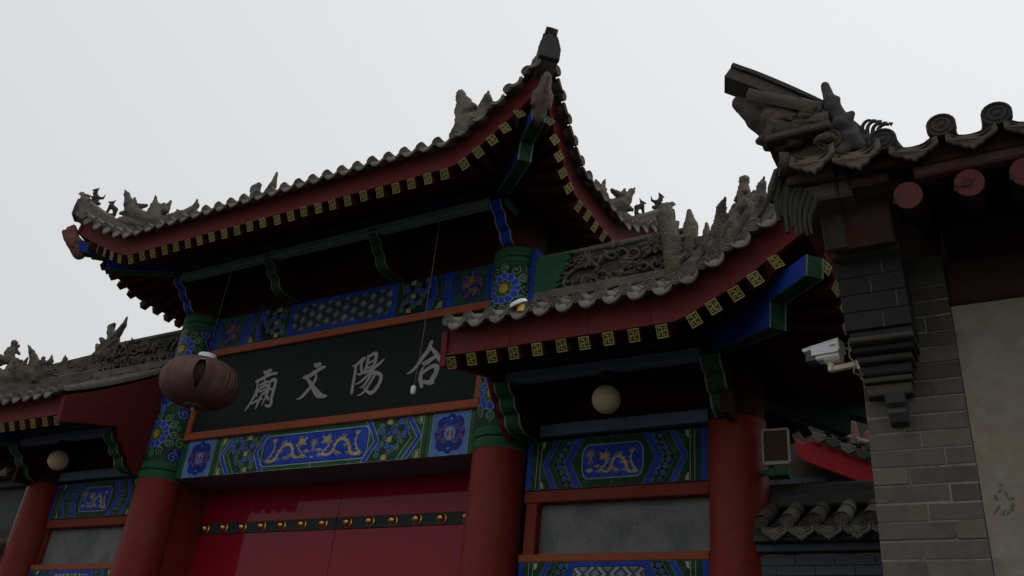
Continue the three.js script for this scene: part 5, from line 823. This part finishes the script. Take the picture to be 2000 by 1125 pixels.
{ // eave: rafters, board, tiles
  const r = rng(23);
  const rx = [5.628, 5.838, 6.02, 6.22, 6.42, 6.62, 6.82];
  for (const x of rx) { const g = hpart('round_rafter'); const tip = V(x, 3.608 + r() * 0.008, 2.93), root = V(x, 4.15, 1.6), F = tip.clone().sub(root), L = F.length(); F.normalize(); const S = V(1, 0, 0), N = F.clone().cross(S);
    const mk = (geo) => geo.rotateX(Math.PI / 2); obj('rafter_log', cyl(0.05, 0.052, L, 0, 0, 0, 22).rotateX(Math.PI / 2).applyMatrix4(frameM(S, N, F, tip.clone().add(root).multiplyScalar(0.5))), M.oldWood, g); obj('rafter_end', new THREE.CylinderGeometry(0.051, 0.049, 0.02, 22).rotateX(Math.PI / 2).applyMatrix4(frameM(S, N, F, tip)), M.rafterEnd, g); 
    obj('peeling_paint', [prism([[-0.02, -0.01], [0.01, -0.015], [0.025, 0.008], [-0.005, 0.018]], 0.004).applyMatrix4(frameM(S, N, F, tip.clone().add(V(-0.02 + r() * 0.03, -0.01 + r() * 0.03, 0.012)))), prism([[-0.012, -0.02], [0.008, -0.012], [0.0, 0.012]], 0.004).rotateY(0.7).applyMatrix4(frameM(S, N, F, tip.clone().add(V(-0.045, -0.01, 0.01))))], M.oldRed, g); }
  obj('eave_board', cbox(2.4, 0.05, 0.05, 0.008, 6.86, 3.682, 2.945), M.oldRed, hall); obj('eave_board', cbox(2.3, 0.035, 0.1, 0.006, 6.84, 3.718, 2.93), M.oldWood, hall);
  const wav = []; const N = 72; for (let i = 0; i <= N; i++) { const x = 5.46 + 2.5 * i / N; wav.push([V(x, 3.73, 2.975), V(x, 3.79 + 0.035 * Math.cos((x - 5.57) / 0.2 * 6.2832), 2.985), V(x, 3.8 + 0.035 * Math.cos((x - 5.57) / 0.2 * 6.2832), 2.8)]); } obj('tile_support', loft(wav), M.oldWood, hall);
  const roof = hpart('roof'); roof.position.y = -0.045; { const d = box(3.4, 0.04, 3.3, 0, 0, 0).rotateX(0.46).translate(7.12, 4.48, 1.4); obj('roof_boarding', d, M.oldWood, roof); obj('tile_bed', box(3.4, 0.03, 3.25, 0, 0, 0).rotateX(0.46).translate(7.12, 4.52, 1.38), M.tileDark, roof); }
  const dx = [5.572, 5.78, 5.965, 6.165, 6.36, 6.56, 6.76, 6.96];
  dx.forEach((x, i) => {
    const y = 3.868 + r() * 0.008, m = i % 2 ? M.stack : M.tileDark; obj('eave_disc', G_DISC_HALL, m, roof, new THREE.Matrix4().makeTranslation(x, y, 3.02));
    obj('roll_tile', rollTile([...Array(24)].map((_, q) => V(x, y + q * 0.047, 3.0 - q * 0.09)), V(0, 1, 0), 0.05, 0.26), m, roof);
    const xd = (x + (dx[i + 1] ?? x + 0.2)) / 2; obj('drip_tile', G_DRIP_HALL, M.stack, roof, new THREE.Matrix4().makeScale(0.95, 0.82, 0.95).setPosition(xd, 3.815, 3.0));
    const pan = []; for (let a = 0; a < 2; a++) { const row = []; for (let b = 0; b <= 8; b++) { const t = -1 + b / 4; row.push(V(xd + t * 0.1, 3.82 + 0.045 * t * t + a * 0.4, 2.99 - a * 0.77)); } pan.push(row); } obj('pan_tile', loft(pan), M.tileB, roof);
  });
  // corner: drips and discs at the eave end
  const DM = (x, y, z, ry = 0, s = 1) => new THREE.Matrix4().compose(V(x, y, z), new THREE.Quaternion().setFromEuler(new THREE.Euler(0, ry, 0.05)), V(s, s, s));
  obj('drip_tile', G_DRIP_HALL, M.mud, roof, DM(5.475, 3.85, 3.0, -0.05, 1.02)); obj('drip_tile', G_DRIP_HALL, M.mud, roof, DM(5.31, 3.875, 3.0, -0.1, 1.0));
  obj('eave_disc', G_DISC_HALL, M.mud, roof, DM(5.378, 3.925, 3.02, -0.1, 0.95)); obj('eave_disc', G_DISC_HALL, M.stack, roof, DM(5.178, 3.885, 2.99, -1.25, 1.0));
  // verge tiles lying across the gable end
  const cross = (x0, x1, y, z, rad, m) => obj('verge_tile', [cyl(rad, rad, x1 - x0, 0, 0, 0, 16).rotateZ(Math.PI / 2 - 0.05).translate((x0 + x1) / 2, y, z), new THREE.LatheGeometry([[0.0001, 0.01], [rad * 0.5, 0.004], [rad * 0.7, 0.01], [rad * 1.08, 0.006], [rad * 1.08, -0.03]].map(([a, b]) => new THREE.Vector2(a, b)), 18).rotateZ(Math.PI / 2 - 0.35).translate(x0, y + 0.003, z)], m, roof);
  cross(5.135, 5.385, 4.052, 2.98, 0.05, M.stack); cross(5.1, 5.4, 4.13, 2.86, 0.05, M.mud); cross(5.13, 5.39, 4.02, 2.7, 0.05, M.stack);
  obj('verge_tile', cbox(0.26, 0.035, 0.2, 0.008, 5.26, 3.995, 2.95), M.stack, roof);
  // upturned gable ridge end
  const path = [[5.45, 4.07, 2.72], [5.34, 4.135, 2.88], [5.2, 4.215, 2.98], [5.08, 4.295, 3.03], [4.985, 4.355, 3.06]].map((a) => V(...a)), cv = new THREE.CatmullRomCurve3(path);
  const sw = (w, y0, y1, n = 16, grow = 0) => [...Array(n + 1)].map((_, i) => { const t = i / n, p = cv.getPoint(t), tg = cv.getTangent(t), S = V(0, 1, 0).cross(tg).normalize(), U = tg.clone().cross(S).normalize(); const yy = y0 - grow * (1 - t) * (1 - t); return [[-w, yy], [w, yy], [w, y1], [-w, y1], [-w, yy]].map(([a, b]) => p.clone().addScaledVector(S, a / 2).addScaledVector(U, b)); });
  const rd = hpart('gable_ridge'); rd.position.y = -0.06;
  const capEnd = (w, y0, y1) => { const p = cv.getPoint(1), tg = cv.getTangent(1), S = V(0, 1, 0).cross(tg).normalize(), U = tg.clone().cross(S).normalize(); return box(w, y1 - y0, 0.012).applyMatrix4(frameM(S, U, tg, p.clone().addScaledVector(U, (y0 + y1) / 2))); };
  obj('ridge_course', [hardLoft(sw(0.11, -0.018, 0.034, 16)), capEnd(0.11, -0.018, 0.034)], M.stack, rd); obj('ridge_cover_tile', [hardLoft(sw(0.135, 0.037, 0.056)), capEnd(0.135, 0.037, 0.056)], M.tileDark, rd);
  { const caps = []; for (let i = 0; i < 6; i++) { const t0 = 0.0 + i * 0.1, t1 = t0 + 0.105, P = cv.getPoint(t0), Q = cv.getPoint(Math.min(0.97, t1)), w0 = 0.062 - 0.012 * t0, dd = 0.055 + 0.05 * (1 - t0); caps.push([P.x, P.y - dd * 0.7, P.z, w0, Q.x, Q.y - dd * 0.62, Q.z, w0 * 0.93]); if (i < 6) caps.push([P.x, P.y - dd * 1.6, P.z, w0 * 0.9, Q.x, Q.y - dd * 1.3, Q.z, w0 * 0.8]); } obj('mortar_bed', blob(caps, { res: 84, k: 0.012, carve: SC(44, 130) }), M.mud, rd); }
  obj('roll_tile', rollTile([...Array(8)].map((_, i) => V(5.065 + i * 0.04, 4.232 - i * 0.014, 3.06 - i * 0.014)), V(0, 1, 0.4).normalize(), 0.048, 0.2, 9), M.stack, rd);
  const cvl = cv.getPoint(0.72); obj('ridge_underside', blob([[5.02, 4.27, 3.0, 0.035, 5.1, 4.18, 2.98, 0.06], [5.1, 4.18, 2.98, 0.06, 5.17, 4.09, 2.95, 0.065], [5.17, 4.09, 2.95, 0.06, 5.3, 4.1, 2.9, 0.06], [5.22, 4.15, 2.95, 0.06, 5.4, 4.07, 2.86, 0.05]], { res: 70, k: 0.02, carve: SC(33, 90) }), M.stack, rd);
  { const rr = rng(71), L = []; for (let i = 0; i < 26; i++) { const t = rr(), x = 5.13 + t * 0.26 + (rr() - 0.5) * 0.04, y = 4.17 - t * 0.07 - rr() * 0.2, z = 3.0 + (rr() - 0.5) * 0.05, g = new THREE.IcosahedronGeometry(0.012 + rr() * 0.02, 1), p = g.attributes.position; for (let q = 0; q < p.count; q++) { const k = 0.75 + 0.5 * Math.abs(Math.sin(p.getX(q) * 311 + p.getY(q) * 173 + p.getZ(q) * 97 + i)); p.setXYZ(q, p.getX(q) * k * 1.4, p.getY(q) * k * 0.8, p.getZ(q) * k); } g.computeVertexNormals(); L.push(g.translate(x, y, z)); } obj('mortar_lump', L, M.mud, roof); }
  // standing finger and hooked mane of the corner beast
  obj('corner_beast', blob([[5.44, 3.95, 2.97, 0.045, 5.42, 4.05, 2.97, 0.03], [5.42, 4.05, 2.99, 0.032, 5.396, 4.14, 3.0, 0.026], [5.396, 4.14, 3.0, 0.024, 5.378, 4.235, 2.99, 0.018], [5.4, 4.1, 3.0, 0.03, 5.42, 4.14, 3.0, 0.012], [5.43, 4.0, 3.0, 0.04, 5.47, 4.05, 3.0, 0.012], [5.44, 3.95, 2.97, 0.03, 5.5, 3.87, 3.0, 0.02], [5.52, 3.93, 2.93, 0.045, 5.58, 3.9, 2.93, 0.04], [5.46, 3.99, 2.96, 0.03, 5.45, 3.93, 3.0, 0.03], [5.44, 3.9, 2.99, 0.03, 5.41, 3.86, 3.0, 0.03]], { res: 76, k: 0.016, carve: SC(35, 110) }), M.tileDark, roof);
  for (let i = 0; i < 5; i++) { const x = 5.485 + i * 0.02, y = 3.945, z = 2.93 + i * 0.004, h = [0.07, 0.105, 0.09, 0.07, 0.055][i], w = i ? 0.032 : 0.012, d = i ? 1 : -0.6; obj('hooked_mane', [taperTube([V(x, y - 0.02, z), V(x - 0.012 * d, y + h * 0.45, z), V(x - 0.002 * d, y + h * 0.86, z), V(x + w * 0.55 * d, y + h * 0.98, z), V(x + w * d, y + h * 0.88, z)], 0.011, 0.006, 18, 7), prism([[0, 0.01], [0.016 * d, 0.004], [0.006 * d, -0.01]], 0.008).translate(x + w * d, y + h * 0.88, z)], M.tileDark, roof); }
  // dangling fringe below the gable corner
  const sp = [[5.118, 3.87, 3.74, 0.02], [5.14, 3.86, 3.64, 0.017], [5.155, 3.8, 3.66, 0.012], [5.172, 3.8, 3.58, 0.015], [5.192, 3.78, 3.6, 0.013], [5.208, 3.76, 3.55, 0.014], [5.226, 3.74, 3.56, 0.013], [5.246, 3.72, 3.545, 0.013], [5.264, 3.7, 3.55, 0.012]];
  sp.forEach(([x, y1, y0, w], i) => obj('hanging_spike', taperTube([V(x + 0.03, y1 + 0.03, 2.92), V(x + 0.012, y1 - 0.02, 2.93), V(x - 0.002, (y0 + y1) / 2, 2.94), V(x + 0.004, y0, 2.945)], w * 1.15, w * 0.45, 16, 7), M.carveDark, roof));
  obj('hanging_spike', taperTube([V(5.15, 3.9, 2.93), V(5.125, 3.8, 2.95), V(5.09, 3.7, 2.97), V(5.075, 3.66, 2.98)], 0.02, 0.008, 16, 6), M.carveDark, roof);
}
// surveillance camera on the hall corner
{
  const t = thing('security_camera', 'white bullet security camera on a cream arm fixed to the brick corner', 'camera', null, [5.318, 3.17, 2.36]);
  const q = new THREE.Matrix4().makeRotationFromEuler(new THREE.Euler(0.05, -0.15, 0.0)).scale(V(0.92, 0.92, 0.92)).setPosition(-0.135, 0.073, 0.02);
  const put = (n, g, m) => obj(n, merge(g).applyMatrix4(q), m, t);
  put('sunshield', [prism([[-0.1, 0.022], [-0.098, 0.028], [0.07, 0.054], [0.074, 0.0], [0.066, 0.0], [0.066, 0.04], [-0.09, 0.016]], 0.086, 0.002), box(0.15, 0.004, 0.09, -0.012, 0.04, 0, 0, 0, 0.15), box(0.125, 0.05, 0.003, 0.005, 0.013, 0.043)], M.white);
  put('camera_body', cbox(0.12, 0.055, 0.07, 0.006, 0.008, -0.006, 0), M.white); put('camera_belly', cyl(0.034, 0.034, 0.075, 0, 0, 0, 20).rotateZ(Math.PI / 2).translate(0.03, -0.02, 0), M.cream);
  put('lens_window', [cbox(0.05, 0.058, 0.074, 0.004, -0.066, -0.008, 0), cyl(0.018, 0.018, 0.012, 0, 0, 0, 20).rotateZ(Math.PI / 2).translate(-0.08, -0.006, 0)], M.lensBlack);
  put('small_label', [box(0.026, 0.0025, 0.002, 0.045, 0.024, 0.0455), box(0.024, 0.0025, 0.002, 0.045, 0.019, 0.0455)], M.alu);
  obj('swivel_joint', [new THREE.SphereGeometry(0.017, 16, 12).translate(-0.12, 0.028, 0.02), cyl(0.013, 0.016, 0.05, -0.12, 0.018, 0.02, 14)], M.cream, t);
  obj('arm', [bar(V(-0.13, -0.002, 0.02), V(-0.005, 0.012, 0.02), 0.022, 0.021).translate(0, 0, 0), cbox(0.016, 0.07, 0.06, 0.003, -0.006, 0.012, 0.015)], M.cream, t);
  obj('cable', tube([V(-0.07, 0.09, 0.02), V(-0.045, 0.085, 0.02), V(-0.04, 0.04, 0.03), V(-0.02, 0.01, 0.03), V(-0.03, -0.03, 0.03), V(-0.01, -0.04, 0.02)], 0.004, 24, 6), M.alu, t);
}
renderer.render(scene, camera);
